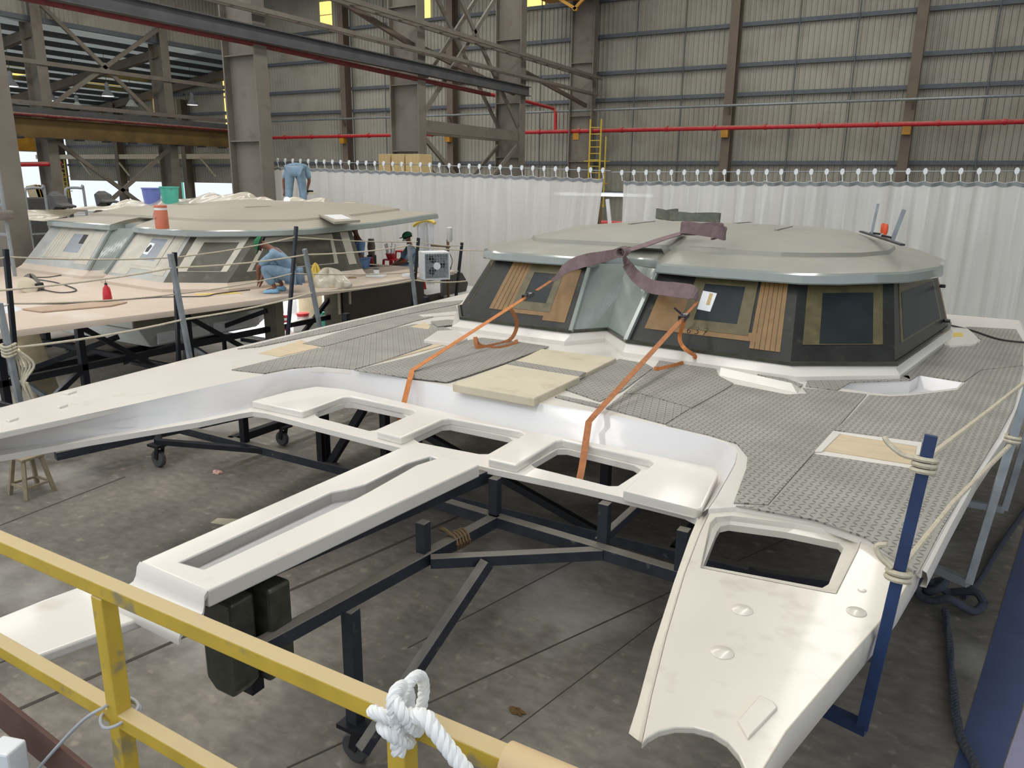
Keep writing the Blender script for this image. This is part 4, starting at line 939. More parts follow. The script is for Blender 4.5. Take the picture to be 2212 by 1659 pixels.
cb(at(528, 1246, 1.42), at(1062, 1021, 1.42), h=.1); cb(at(545, 1408, ZR), at(1072, 1122, ZR)); cb(at(945, 1085, ZR), at(1560, 1270, ZR))
cb(at(930, 1213, ZR), at(1300, 1195, ZR), .075); cb(at(1052, 1216, ZR), up(at(782, 1628, .2), .22), .075)
pf = at(772, 1640, 0); cb(up(pf, .26), up(pf, ZR - .04)); caster(c1, pf)
pc_ = at(782, 1628, .2)
for px, py, zz in [(915, 1203, 1.38), (1069, 1120, 1.45), (1303, 1180, 1.45), (1470, 1243, 1.45)]:
    p = at(px, py, ZR); cb(up(p, ZR), up(p, zz), .075, nm='post')
cb(at(1293, 1172, ZR), at(1378, 1095, 1.3), .06, nm='brace')
ZL = .32
cb(at(120, 985, ZL), at(545, 892, ZL), .1); cb(at(385, 925, ZL), up(at(385, 925, ZL), ZL) + V((7.6, 0, 0)), .1)
for px, py in [(530, 962), (705, 1002), (835, 1040)]:
    p = at(px, py, ZL); cb(up(p, ZL), up(p, 1.44 if px < 700 else 1.44), .085, m_steelb, 'post')
p = at(712, 1004, ZL); cb(p, p + V((.75, 0, 1.05)), .085, m_steelb, 'brace')
q0 = at(385, 925, ZL)
for x in (q0.x + 2.6, q0.x + 4.0, q0.x + 6.2): cb((x, q0.y, ZL), (x, q0.y, 1.66), .085, m_steelb, 'post')
cb((q0.x + 4.0, q0.y, 1.0), (q0.x + 6.2, q0.y, ZL), .075, m_steelb, 'brace')
cb((q0.x + 1, q0.y, ZL), (q0.x + 1, 12.3, ZL), .1, m_steelb); cb((q0.x + 6.9, q0.y, ZL), (q0.x + 6.9, 12.3, ZL), .1, m_steelb); cb((q0.x + 1, 12.3, ZL), (q0.x + 6.9, 12.3, ZL), .1, m_steelb)
for x in (q0.x + 1, q0.x + 6.9):
    for y in (8.6, 10.6, 12.3): cb((x, y, ZL), (x, y, 1.66), .085, m_steelb, 'post')
    for y in (7.2, 12.1): caster(c1, (x, y))
cq = at(345, 1008, 0); caster(c1, cq, .3, .11); cb(up(cq, ZL + .02), up(at(345, 938, ZL), ZL), .07, m_steelb); cb(up(cq, ZL + .02), V((cq.x + 1.4, q0.y, ZL)), .07, m_steelb)
q = at(1868, 1425, 0); caster(c1, q, .3, .11); cb(up(q, .32), up(q, 1.6), .08, m_steelb, 'post'); cb(up(q, .6), V((-.9, 4.75, ZR)), .08, m_steelb)
# dark moulded support boxes by the spine tip
for k, (px, py, w_, lb) in enumerate([(482, 1290, .26, 0), (566, 1262, .24, 0)]):
    p = at(px, py, 1.4)
    g = G().loft([[p + V((-w_ / 2, -.06, .02)), p + V((w_ / 2, -.06, .02)), p + V((w_ / 2, .10, .02)), p + V((-w_ / 2, .10, .02))], [p + V((-w_ / 2, -.06, -.5)), p + V((w_ / 2, -.06, -.5)), p + V((w_ / 2, .10, -.5)), p + V((-w_ / 2, .10, -.5))], [p + V((-w_ / 2 + .06, -.05, -.58)), p + V((w_ / 2 - .06, -.05, -.58)), p + V((w_ / 2 - .06, .09, -.58)), p + V((-w_ / 2 + .06, .09, -.58))]], True, True, True)
    g.obj('support_box', m_resin, c1, bevel=.02)
p = at(528, 1262, 1.4); cb(up(p, 1.42), up(p, .72), .09, m_steelb, 'post')
g = G()
p0, p1 = at(975, 1172, ZR), at(1000, 1160, ZR)
for k in range(5):
    c = p0.lerp(p1, k / 4); d = (p1 - p0).normalized(); a = d.cross(V((0, 0, 1))).normalized()
    g.tube([c + a * .062 * math.cos(t) + V((0, 0, .062 * math.sin(t))) + d * .01 * t / 6.28 for t in np.linspace(0, 6.28, 13)], .010, 5)
g.tube(sm([p0 + V((0, 0, .06)), p0 + V((-.05, -.02, .1)), p0 + V((-.1, 0, .08)), p0 + V((-.06, .03, .06))], 5), .012, 5)
tag(g.obj('twine_lashing', m_ropebr, None, True), 'brown twine lashed around the near cradle tube', 'twine')

c2 = thing('steel_cradle', 'black steel cradle under the sanded deck at the left', 'cradle', (-12, 8, 0))
def cc(p, q, w=.1, m=None, nm='tube'): return G().bar(p, q, w).obj(nm, m or m_steelb, c2, bevel=.004)
X2 = -10.35
for y in (5.0, 6.05, 7.75, 9.6, 11.2, 12.9): cc((X2, y, .2), (X2, y, 1.66), .12 if y in (7.75,) else .09, nm='post')
for y in (5.2, 8.6, 12.6): cc((X2 - 2.4, y, .2), (X2 - 2.4, y, 1.6), .1, nm='post'); cc((X2 - 5.5, y, .2), (X2 - 5.5, y, 1.6), .1, nm='post')
for z in (.3, 1.02): cc((X2, 4.2, z), (X2, 13.4, z), .09)
cc((X2 - 2.4, 4.2, .55), (X2 - 2.4, 13.4, .55)); cc((X2 - 5.5, 4.2, .3), (X2 - 5.5, 13.4, .3))
for y in (5.0, 7.75, 11.2): cc((X2 - 5.5, y, .62), (X2, y, .62), .08)
for a, b in [((5.0, .3), (6.05, 1.0)), ((6.05, 1.6), (7.75, .35)), ((9.6, .3), (7.75, 1.5)), ((11.2, 1.55), (9.6, .35))]: cc((X2, a[0], a[1]), (X2, b[0], b[1]), .07, nm='brace')
for y in (5.4, 8.2): cc((X2 - 2.4, y, .35), (X2, y + 1.2, 1.35), .08, nm='brace'); cc((X2 - 2.4, y, 1.5), (X2, y + .4, .4), .07, m_galv, 'brace')
for y in (5.2, 9.0, 13.0): caster(c2, (X2, y), .2, .08); caster(c2, (X2 - 5.5, y), .2, .08)
# hull boxes hanging under the sanded deck
G().box((-13.0, 8.7, 1.47), (4.3, 3.0, .36)).obj('hull_box', m_hullg, b2, bevel=.03)
G().loft([[V((-15.1, 7.3, 1.30)), V((-10.9, 7.3, 1.30)), V((-10.9, 10.2, 1.30)), V((-15.1, 10.2, 1.30))], [V((-14.8, 7.7, .9)), V((-11.2, 7.7, .9)), V((-11.2, 9.9, .9)), V((-14.8, 9.9, .9))]], True, True, True).obj('hull_floor', m_hullw, b2, bevel=.02)
for y0, y1 in ((7.7, 8.7), (8.8, 9.8)): G().bar((-11.02, (y0 + y1) / 2 - .5, 1.1), (-11.02, (y0 + y1) / 2 + .5, 1.1), .02, .25).obj('glazed_pane', m_white, b2)
# dark hull side panel with a window at the right end
xs = -9.75
def yz(poly, x, th, nm, m, par, holes=()):
    g = G().slab(poly, 0, -th, holes); g.v = [V((x + v.z, v.x, v.y)) for v in g.v]; return g.obj(nm, m, par)
a = atx(742, 660, xs).y; b_ = atx(985, 650, xs).y
w0, w1 = atx(916, 640, xs), atx(955, 615, xs)
yz([(a, .85), (b_ + .3, .85), (b_ + .5, 1.3), (b_ + .25, 1.56), (a, 1.62)], xs, .05, 'hull_side', m_bulk, b2, [[(w0.y, 1.25), (w0.y + .1, 1.2), (w1.y, 1.2), (w1.y, 1.5), (w0.y, 1.5)]])
G().box((xs - .17, a + .05, 1.2), (.3, .1, .8)).obj('hull_frame', m_hullg, b2)
for px, z0, z1 in ((733, 1.2, 1.6), (742, .8, 1.15), (757, 1.35, 1.62)):
    p = atx(px, 670, xs + .08); G().bar((xs + .08, p.y, z0), (xs + .08, p.y, z1), .03).obj('foam_strip', m_core2, b2)
for px_ in (592, 722): G().box((-10.3, atx(px_, 690, -10.3).y, 1.15), (.3, .18, 1.0)).obj('hull_rib', m_hullg, b2)
# cabin floor with white sheets and buckets seen under the sanded deck
t = thing('work_floor', 'white sheeted work floor below the sanded deck', 'platform', (-11.2, 11.0, 0))
G().box((-11.6, 11.3, .66), (2.2, 2.6, .05)).obj('floor_board', m_white, t); G().box((-12.7, 11.3, 1.1), (.05, 2.4, .9)).obj('white_backdrop', m_white, t); G().box((-11.9, 12.0, 1.0), (.05, .7, .65)).obj('beige_board', m_core2, t)
for x in (-12.5, -10.7):
    for y in (10.2, 12.4): G().bar((x, y, 0), (x, y, .64), .06).obj('leg', m_steelb, t)
for k, (px, py, X, lb) in enumerate([(655, 700, -11.2, 'red lidded bucket with white band under the sanded deck'), (615, 705, -11.4, 'dark red bucket half behind the grey hull rib')]):
    p = atx(px, py, X); p.z = .686; t = thing('bucket', lb, 'bucket', p, 'red buckets under the deck')
    G().lathe([(.09, 0), (.12, .26), (.12, .28)], p, 18).obj('bucket_body', m_redpl, t, True); G().lathe([(.123, .2), (.125, .25)], p, 18).obj('white_band', m_white, t, True); G().lathe([(.13, .28), (.13, .31), (.02, .32)], p, 18).obj('lid', m_redpl, t, True)
p = atx(664, 712, -10.9); tag(G().box((p.x, p.y, .80), (.35, .4, .22)).obj('paper_box', m_white, None, bevel=.01, origin=(p.x, p.y, .69)), 'white cardboard box beside the red lidded bucket', 'box')
p = atx(697, 690, -11.0); tag(G().lathe([(.08, 0), (.09, .22), (.05, .3)], (p.x, p.y, .686), 14).obj('canister', m_teal, None, True), 'cyan canister at the right of the bright gap', 'canister')

# ================================================================== GUARD POSTS AND ROPES
def gpost(bot, top, label, m, grp, w=.05, extra=None):
    t = thing('guard_post', label, 'post', bot, grp)
    G().bar(bot, top, w, w, (0, 1, 0)).obj('square_tube', m, t, bevel=.003)
    if extra: G().bar(*extra, w * 1.1, w * 1.1).obj('foot_arm', m, t, bevel=.003)
    return t
pb, ptp = at(1862, 1572, 1.25), at(2012, 940, 2.58)
gpost(pb, ptp, 'navy blue guard post tied with rope in the right foreground', m_blue, 'guard posts', .05, (at(1735, 1510, 1.25), pb + V((.02, 0, 0))))
G_b, G_t = at(2092, 1260, 1.0), at(2212, 868, 2.25); G_t = G_b + (G_t - G_b) * 1.25
gpost(G_b, G_t, 'galvanised guard post near the right picture edge', m_galv, 'guard posts', .05, (at(1985, 1213, 1.0), G_b))
XG = -7.62; lab = ['grey guard post with a hanging rope bundle at the left edge', 'grey guard post rising in front of the far cabin window', 'short grey guard post beside the plastic bag', 'short grey guard post in front of the white fan']
gp = []
for k, ((tx, ty), (bx, by)) in enumerate([((-2, 655), (45, 880)), ((368, 548), (410, 772)), ((658, 538), (690, 702)), ((883, 528), (898, 660))]):
    a, b = atx(tx, ty, XG), atx(bx, by, XG); d = (b - a) / (b.z - a.z) if abs(b.z - a.z) > 1e-4 else V((0, 0, 1))
    bb = a + d * (1.28 - a.z); gp.append((a, d)); gpost(bb, a, lab[k], m_galv, 'grey guard posts of the near cradle', .05, (V((-6.7, bb.y, 1.3)), bb + V((0, 0, .02))))
X2P = -9.25; lab = ['black guard post at the far left of the sanded deck', 'black guard post behind a grey one in front of the far cabin', 'tall grey black guard post beside the crouching worker', 'black guard post right beside the white fan box', 'rightmost black guard post past the white fan box']
dp = []
for k, ((tx, ty), (bx, by)) in enumerate([((12, 538), (36, 800)), ((377, 545), (386, 772)), ((640, 489), (624, 694)), ((904, 514), (891, 670)), ((998, 524), (984, 650))]):
    a, b = atx(tx, ty, X2P), atx(bx, by, X2P); d = (b - a) / (b.z - a.z); bb = a + d * (.95 - a.z); dp.append((a, d))
    gpost(bb, a, lab[k], m_steelb if k != 2 else m_steel, 'dark guard posts of the far cradle', .05, (V((-10.3, bb.y, .95)), bb))
def rope(pts, r, label, m=None, cat='rope', name='guard_rope', grp=None, sag=.03):
    out = []
    for i in range(len(pts) - 1):
        for k in range(6):
            t = k / 6; p = pts[i].lerp(pts[i + 1], t); p.z -= sag * 4 * t * (1 - t); out.append(p)
    out.append(pts[-1])
    return tag(G().tube(out, r, 7).obj(name, m or m_rope, None, True), label, cat, grp)
rope([atx(-60, 632, XG), atx(378, 578, XG), atx(662, 550, XG), atx(886, 530, XG), atx(1060, 541, XG)], .010, 'upper rope strung between the short grey guard posts', grp='guard ropes')
rope([atx(25, 752, XG), atx(398, 690, XG), atx(677, 632, XG), atx(893, 605, XG), atx(1010, 607, XG)], .012, 'lower rope from the rope bundle along the grey guard posts', grp='guard ropes')
rope([atx(-60, 552, X2P), atx(14, 555, X2P), atx(379, 556, X2P), atx(637, 512, X2P), atx(903, 522, X2P), atx(997, 531, X2P)], .010, 'upper rope strung between the black guard posts', grp='guard ropes')
rope([atx(-60, 663, X2P), atx(24, 656, X2P), atx(383, 635, X2P), atx(632, 591, X2P), atx(898, 588, X2P), atx(990, 586, X2P)], .010, 'lower rope strung between the black guard posts', grp='guard ropes')
tagp = ptp.lerp(pb, .08)
re_ = aty(2262, 788, 7.2)
gpost(V((re_.x - .1, re_.y, 1.0)), re_ + V((.03, 0, .25)), 'third guard post at the right end of the cream rope', m_galv, 'guard posts', .05, (V((re_.x - .6, re_.y, 1.0)), V((re_.x - .1, re_.y, 1.0))))
rope([tagp, aty(2120, 900, 5.2), re_], .014, 'cream rope rising from the top of the navy post', grp='guard ropes', sag=.0)
rope([ptp.lerp(pb, .45), at(2060, 1085, 1.86), G_b + (G_t - G_b) * .62], .014, 'cream rope from the galvanised post to the navy post', grp='guard ropes', sag=.0)
def wraps(c, d, w, n, r, label, tail=None):
    t = thing('rope_lashing', label, 'rope', c, 'rope lashings on the guard posts'); g = G(); d = d.normalized()
    a = d.cross(V((0, 1, 0))).normalized(); b = d.cross(a)
    for k in range(n):
        cc_ = c + d * (k * r * 2.1); g.tube([cc_ + a * w * math.cos(x) + b * w * math.sin(x) + d * r * x / 6.28 for x in np.linspace(0, 6.28, 17)], r, 6)
    g.obj('rope_turns', m_rope, t, True)
    if tail: G().tube(sm(tail, 5), r, 6).obj('rope_tail', m_rope, t, True)
dv = (pb - ptp)
c0 = ptp + dv * .075; wraps(c0, dv, .042, 3, .012, 'three turns of cream rope near the top of the navy post', [c0 + V((-.03, -.02, 0)), c0 + V((-.09, .0, .0)), c0 + V((-.15, .03, .03)), c0 + V((-.17, .05, .05))])
c0 = ptp + dv * .45; wraps(c0, dv, .045, 2, .013, 'loop of cream rope with a frayed end low on the navy post', [c0 + V((-.03, -.03, .02)), c0 + V((-.08, -.03, .06)), c0 + V((-.1, -.02, .1)), c0 + V((-.06, -.02, .12))])
wraps(G_b + (G_t - G_b) * .63, G_t - G_b, .04, 2, .012, 'two rope turns around the galvanised post')
# rope bundle hanging on the left grey post
c0 = atx(20, 757, XG); t = thing('rope_bundle', 'hanging bundle of cream rope tied to the left grey post', 'rope', c0)
g = G()
for k in range(4): g.tube([c0 + V((.05 * math.cos(x), .06 * math.sin(x), .03 * k - .04 + .01 * math.sin(2 * x))) for x in np.linspace(0, 6.28, 13)], .014, 6)
g.obj('knot', m_rope, t, True)
for k in range(5):
    x0 = .03 * k - .03; G().tube(sm([c0 + V((x0, .04, 0)), c0 + V((x0 + .03, .06 + .02 * k, -.15)), c0 + V((x0 + .02, .07 - .01 * k, -.32)), c0 + V((x0 + .04, .1, -.45 - .03 * k)), c0 + V((x0 + .05, .04, -.3))], 5), .012, 6).obj('hanging_strand', m_rope, t, True)

# ================================================================== FOREGROUND YELLOW RAILING
YR = .92; ZRAIL = 2.68
pf_ = thing('viewing_platform', 'raised steel platform behind the yellow railing under the viewer', 'platform', (-1, -2, 0))
G().box((-.7, -1.6, 1.93), (6.4, 4.9, .06)).obj('platform_deck', m_beam, pf_)
for x in (-3.7, -.7, 2.3):
    for y in (-3.9, .78): G().bar((x, y, 0), (x, y, 1.9), .1).obj('leg', m_rust, pf_)
t = thing('guard_railing', 'chipped yellow square-tube railing across the lower left foreground', 'railing', (-1.5, YR, 1.4))
x_end = .55
G().bar((-2.7, YR, ZRAIL), (x_end, YR, ZRAIL), .038).obj('top_rail', m_yel, t, bevel=.003)
m0, m1 = aty(0, 1393, YR), aty(400, 1626, YR)
G().bar(m0 + (m0 - m1) * .8, m1 + (m1 - m0) * 1.2, .038).obj('mid_rail', m_yel, t, bevel=.003)
for px, py in ((222, 1270), (868, 1570)):
    p = aty(px, py, YR); G().bar((p.x, YR, ZRAIL - .02), (p.x, YR, 1.3), .040, .040, (0, 1, 0)).obj('post', m_yel, t, bevel=.003)
G().box((-1.6, YR - .03, 1.36), (4.4, .01, .5)).obj('toe_board', m_rust, t)
a = aty(0, 1535, YR - .06); b = aty(150, 1659, YR - .06)
tag(G().bar(a + (a - b) * 1.5, b + (b - a) * 3, .012, .11).obj('platform_edge', m_rust, None, bevel=.002), 'rusty brown platform edge angle in the lower left corner', 'steel angle')
q = aty(16, 1640, YR - .14)
tag(G().box(q, (.07, .06, .085), .3).obj('white_block', m_white, None, bevel=.006), 'white plastic block at the lower left corner', 'block')
pw = aty(1095, 1612, YR)
tag(G().tube([(pw.x, YR, ZRAIL), (x_end + .02, YR, ZRAIL)], .033, 22).obj('paper_sleeve', m_card, None, True), 'kraft paper sleeve wrapped on the right end of the railing', 'paper sleeve')
def twist(pts, R, r, pitch, n=6):
    g = G(); P_ = sm(pts, 14); L = 0; acc = [0]
    for i in range(1, len(P_)): L += (P_[i] - P_[i - 1]).length; acc.append(L)
    for s_ in range(3):
        o_ = []; a = None
        for i, p in enumerate(P_):
            tt = (P_[min(i + 1, len(P_) - 1)] - P_[max(i - 1, 0)]).normalized()
            a = tt.orthogonal().normalized() if a is None else (a - tt * a.dot(tt)).normalized()
            b = tt.cross(a); an = acc[i] / pitch * 6.283 + s_ * 2.094
            o_.append(p + (a * math.cos(an) + b * math.sin(an)) * R)
        g.tube(o_, r, n)
    return g
kc = aty(892, 1528, YR - .02)
t = thing('knotted_rope', 'white twisted rope knotted on the yellow railing', 'rope', kc)
g = G()
for k, (dx, dz, rx, rzz, tw) in enumerate([(-.022, -.014, .028, .036, 0), (.012, .012, .030, .040, .6), (.0, .03, .022, .03, 1.2), (-.012, -.036, .024, .03, .3)]):
    pts = [kc + V((dx + rx * math.cos(x) * math.cos(tw), -.02 - .045 * math.sin(x + tw) * .7 - .012, dz + rzz * math.sin(x))) for x in np.linspace(0, 6.28, 9)]
    gg = twist(pts, .0052, .0062, .034); g.add(gg.v, gg.f)
pts = [kc + V((-.005 + .034 * math.cos(x) * .3, .0 - .052 * math.cos(x), -.0 + .048 * math.sin(x))) for x in np.linspace(0, 6.28, 9)]
gg = twist(pts, .0052, .0062, .034); g.add(gg.v, gg.f)
g.obj('knot', m_ropew, t, True)
e1, e2 = aty(950, 1590, YR - .07), aty(1010, 1668, YR - .09)
twist([kc + V((.005, -.045, .015)), aty(915, 1548, YR - .07), aty(935, 1572, YR - .075), aty(965, 1612, YR - .075), aty(1003, 1662, YR - .075), aty(1050, 1725, YR - .075)], .0065, .0078, .042).obj('rope_tail', m_ropew, t, True)
twist([kc + V((-.0, -.045, .0)), kc + V((.004, -.05, -.03)), kc + V((.006, -.048, -.055))], .0062, .0075, .04).obj('rope_tail', m_ropew, t, True)
cp = aty(258, 1540, YR)
pts = [aty(60, 1690, YR - .1), aty(100, 1640, YR - .08), aty(170, 1565, YR - .06), aty(215, 1533, YR - .04), cp + V((-.02, .035, .012)), cp + V((.03, .03, .008)), cp + V((.036, -.025, -.0)), cp + V((0, -.042, -.012)), cp + V((-.036, -.02, -.004)), cp + V((-.02, .036, .0)), cp + V((.02, .04, .0)), aty(300, 1548, YR + .02), aty(340, 1570, YR + .04), aty(382, 1604, YR + .06), aty(384, 1640, YR + .08)]
tag(G().tube(sm(pts, 6), .0042, 8).obj('grey_cable', m_cable, None, True), 'grey cable looped around the yellow railing post', 'cable')

# ================================================================== STRAPS, SLING, CLAMPS ON THE NEAR BOAT
def flatside(P_): return [(P_[min(i + 1, len(P_) - 1)] - P_[max(i - 1, 0)]).cross(V((-.4, .85, -.3))) for i in range(len(P_))]
hl = aty(1192, 606, 8.42); hr = aty(1507, 652, 8.2)
def ratchet(c, d, par, sgn=1):
    d = d.normalized(); s_ = d.cross(V((0, 0, 1))).normalized(); n = s_.cross(d)
    M = Matrix((s_, d, n)).transposed()
    g = G()
    for k in (-1, 1): g.box(c + s_ * k * .032, (.006, .17, .045), 0, M)
    g.obj('ratchet_side', m_dkgrey, par)
    G().box(c + d * .06 + n * .03, (.07, .03, .012), 0, M).obj('ratchet_handle', m_steelb, par); G().box(c - d * .05, (.06, .03, .03), 0, M).obj('ratchet_spool', m_galv, par)
t = thing('ratchet_strap', 'orange ratchet strap pulled tight to the left cabin window', 'strap', at(866, 905, 1.4))
r1 = at(890, 800, ZD + .035); ra = hl.lerp(r1, .20); rb_ = hl.lerp(r1, .33)
G().ribbon([at(861, 914, 1.36), at(864, 905, 1.42), at(885, 820, ZD + .03), at(889, 806, ZD + .04), r1, rb_], .055, .004, (1, .1, 0)).obj('webbing', m_strap, t); G().ribbon([rb_, ra], .05, .004, (1, .1, 0)).obj('webbing', m_strap, t)
ratchet(hl.lerp(r1, .20), r1 - hl, t); G().ribbon([hl.lerp(r1, .13), hl], .045, .004, (1, .1, 0)).obj('hook_tail', m_strapb, t)
tl_ = hl.lerp(r1, .34)
tail = [tl_ + V((.02, -.02, -.02)), at(1117, 700, 1.95), at(1100, 735, 1.76), at(1045, 750, 1.75), at(1030, 748, 1.77), at(1027, 728, 1.86), at(1035, 745, 1.755), at(1075, 752, 1.745), at(1112, 742, 1.75), at(1114, 734, 1.77)]
tp_ = sm(tail, 5); G().ribbon(tp_, .045, .004, sides=flatside(tp_)).obj('loose_tail', m_strapb, t)
t = thing('ratchet_strap', 'brown ratchet strap pulled tight to the number window', 'strap', at(1255, 1030, 1.4))
r1 = at(1284, 897, ZD + .03); rb_ = hr.lerp(r1, .22)
G().ribbon([at(1252, 1036, 1.40), at(1258, 1005, 1.47), r1 + V((-.03, -.04, -.05)), r1, rb_], .055, .004, (1, .1, 0)).obj('webbing', m_strapb, t); G().ribbon([rb_, hr], .035, .004, (1, .1, 0)).obj('webbing', m_strapb, t)
ratchet(hr.lerp(r1, .17), r1 - hr, t); p = hr.lerp(r1, .15); G().bar(p + V((-.03, 0, .0)), p + V((-.12, -.02, .07)), .06, .012).obj('open_handle', m_steelb, t)
tp_ = sm([hr.lerp(r1, .18) + V((.02, 0, -.02)), at(1468, 728, 2.0), at(1478, 752, 1.94), at(1502, 770, 1.84), at(1488, 779, 1.76), at(1455, 790, 1.745), at(1420, 797, 1.75), at(1417, 793, 1.765)], 6); G().ribbon(tp_, .042, .004, sides=flatside(tp_)).obj('loose_tail', m_strap, t)
# mauve lifting sling over the roof
def zroof(x): return 2.87 + .11 * (1 - min(1, ((x + 3.1) / 3.0) ** 4)) + .05
t = thing('lifting_sling', 'wide mauve lifting sling draped from the roof to both windows', 'sling', at(1345, 550, 2.8))
s0 = at(1475, 503, 2.99); s1 = at(1345, 548, 2.83)
kn = s1 + V((0, 0, .02))
G().ribbon(sm([s0, s0.lerp(s1, .35) + V((0, 0, .012)), s0.lerp(s1, .7) + V((0, 0, .012)), kn], 5), [.12] * 15 + [.09], .008, (1, .3, 0)).obj('sling_leg', m_sling, t)
lpts = [kn, at(1310, 553, 2.74), aty(1262, 563, 8.42), aty(1225, 578, 8.36), aty(1205, 598, 8.36), hl]
G().ribbon(sm(lpts, 5), [.08, .09, .1, .11, .12, .13, .14, .15, .16, .16, .16, .16, .16, .15, .14, .13, .12, .1, .09, .08, .07, .06, .05, .05, .04, .04], .008, (.55, -.25, -.8)).obj('sling_leg', m_sling, t)
rpts = [kn, aty(1352, 566, 8.5), aty(1372, 595, 8.4), aty(1405, 618, 8.3), aty(1450, 625, 8.22), aty(1495, 632, 8.16), hr + V((0, -.01, .02))]
G().ribbon(sm(rpts, 5), [.07] * 3 + [.09, .1, .11, .12, .12, .13, .13, .14, .14, .14, .15, .15, .16, .16, .16, .16, .16, .17, .17, .17, .17, .17, .16, .14, .1, .08, .07, .06], .008, (.0, -.45, -.9)).obj('sling_leg', m_sling, t)
G().ribbon([kn + V((.05 * math.cos(x), .02 * math.sin(x), .05 * math.sin(x))) for x in np.linspace(0, 6.28, 13)], .1, .01, (.2, 1, .2)).obj('choke_loop', m_sling, t)
def coil(c, rx, ry, w, m, par, rot=0., n=28, pinch=0.):
    pts = []
    for k in range(n + 1):
        x = 6.283 * k / n; u, v = rx * math.cos(x) * (1 + pinch * math.sin(2 * x)), ry * math.sin(x)
        pts.append(c + V((u * math.cos(rot) - v * math.sin(rot), u * math.sin(rot) + v * math.cos(rot), w / 2 + .015 * math.sin(2 * x))))
    return G().ribbon(pts, w, .010, (0, 0, 1)).obj('sling_fold', m, par)
p0 = at(1515, 508, 2.99)
t = thing('sling_bundle', 'folded mauve sling bundle lying on the near roof', 'sling', p0)
coil(p0, .26, .07, .14, m_sling, t, -.12); coil(p0 + V((-.02, .03, .0)), .24, .03, .14, m_sling, t, -.1)
pe = at(1553, 512, 2.99); coil(pe + V((0, -.02, -.02)), .08, .06, .13, m_sling, t, .6)
p1 = at(1490, 478, 3.015)
t = thing('sling_bundle', 'folded grey green sling bundle behind the mauve one', 'sling', p1)
coil(at(1440, 474, 3.012), .16, .10, .16, m_slingg, t, -.2, pinch=.3); coil(at(1500, 480, 3.01), .34, .07, .14, m_slingg, t, -.15, pinch=.4); coil(at(1490, 478, 3.01), .12, .08, .12, m_slingg, t, .2)
tag(G().ribbon([at(1560, 484, 3.012), at(1620, 480, 3.012)], .06, .006).obj('sling_end', m_black), 'dark flat strap end lying behind the sling bundles', 'strap')
# bar clamps
zc_ = 2.955; cA, cB = at(1882, 508, zc_), at(1928, 519, zc_)
t = thing('clamp_batten', 'dark batten held on the near roof by two clamps', 'batten', cA)
G().bar(at(1860, 500, zc_ + .01), at(1950, 529, zc_ + .01), .05, .02).obj('batten', m_black, t)
for k, (c, top) in enumerate([(cA, (1897, 440)), (cB, (1953, 453))]):
    d0 = c.y; tp = aty(top[0], top[1], d0 + .02)
    t = thing('bar_clamp', ['left bar clamp standing on the near roof', 'right taller-leaning bar clamp on the near roof'][k], 'clamp', c, 'bar clamps on the roof')
    G().bar(c, tp, .03, .045).obj('clamp_bar', m_galv, t); G().bar(c + V((-.02, 0, .03)), c + V((.11, -.01, .02)) if k == 0 else c + V((-.13, .01, .05)), .03, .025).obj('clamp_jaw', m_black, t)
    hp = c + (V((.13, -.02, .03)) if k == 0 else V((-.09, .0, .06))); G().lathe([(.016, 0), (.026, .03), (.028, .09), (.02, .13)], hp, 10).obj('clamp_handle', m_orange2, t, True)
# dark cable by the right side pad, black cleats
tag(G().tube(sm([at(2050, 702, 1.78), at(2100, 714, 1.745), at(2160, 733, 1.745), at(2230, 741, 1.745)], 6), .012, 6).obj('dark_cable', m_cabledk, None, True), 'dark cable trailing across the right side deck', 'cable')
for k, (px, py) in enumerate([(2036, 618), (2046, 693)]):
    p = aty(px, py, 10.9); tag(G().box(p, (.07, .1, .035)).obj('latch', m_black, None, bevel=.01), ['upper black latch on the right cabin side', 'lower black latch on the right cabin side'][k], 'latch', 'black latches')
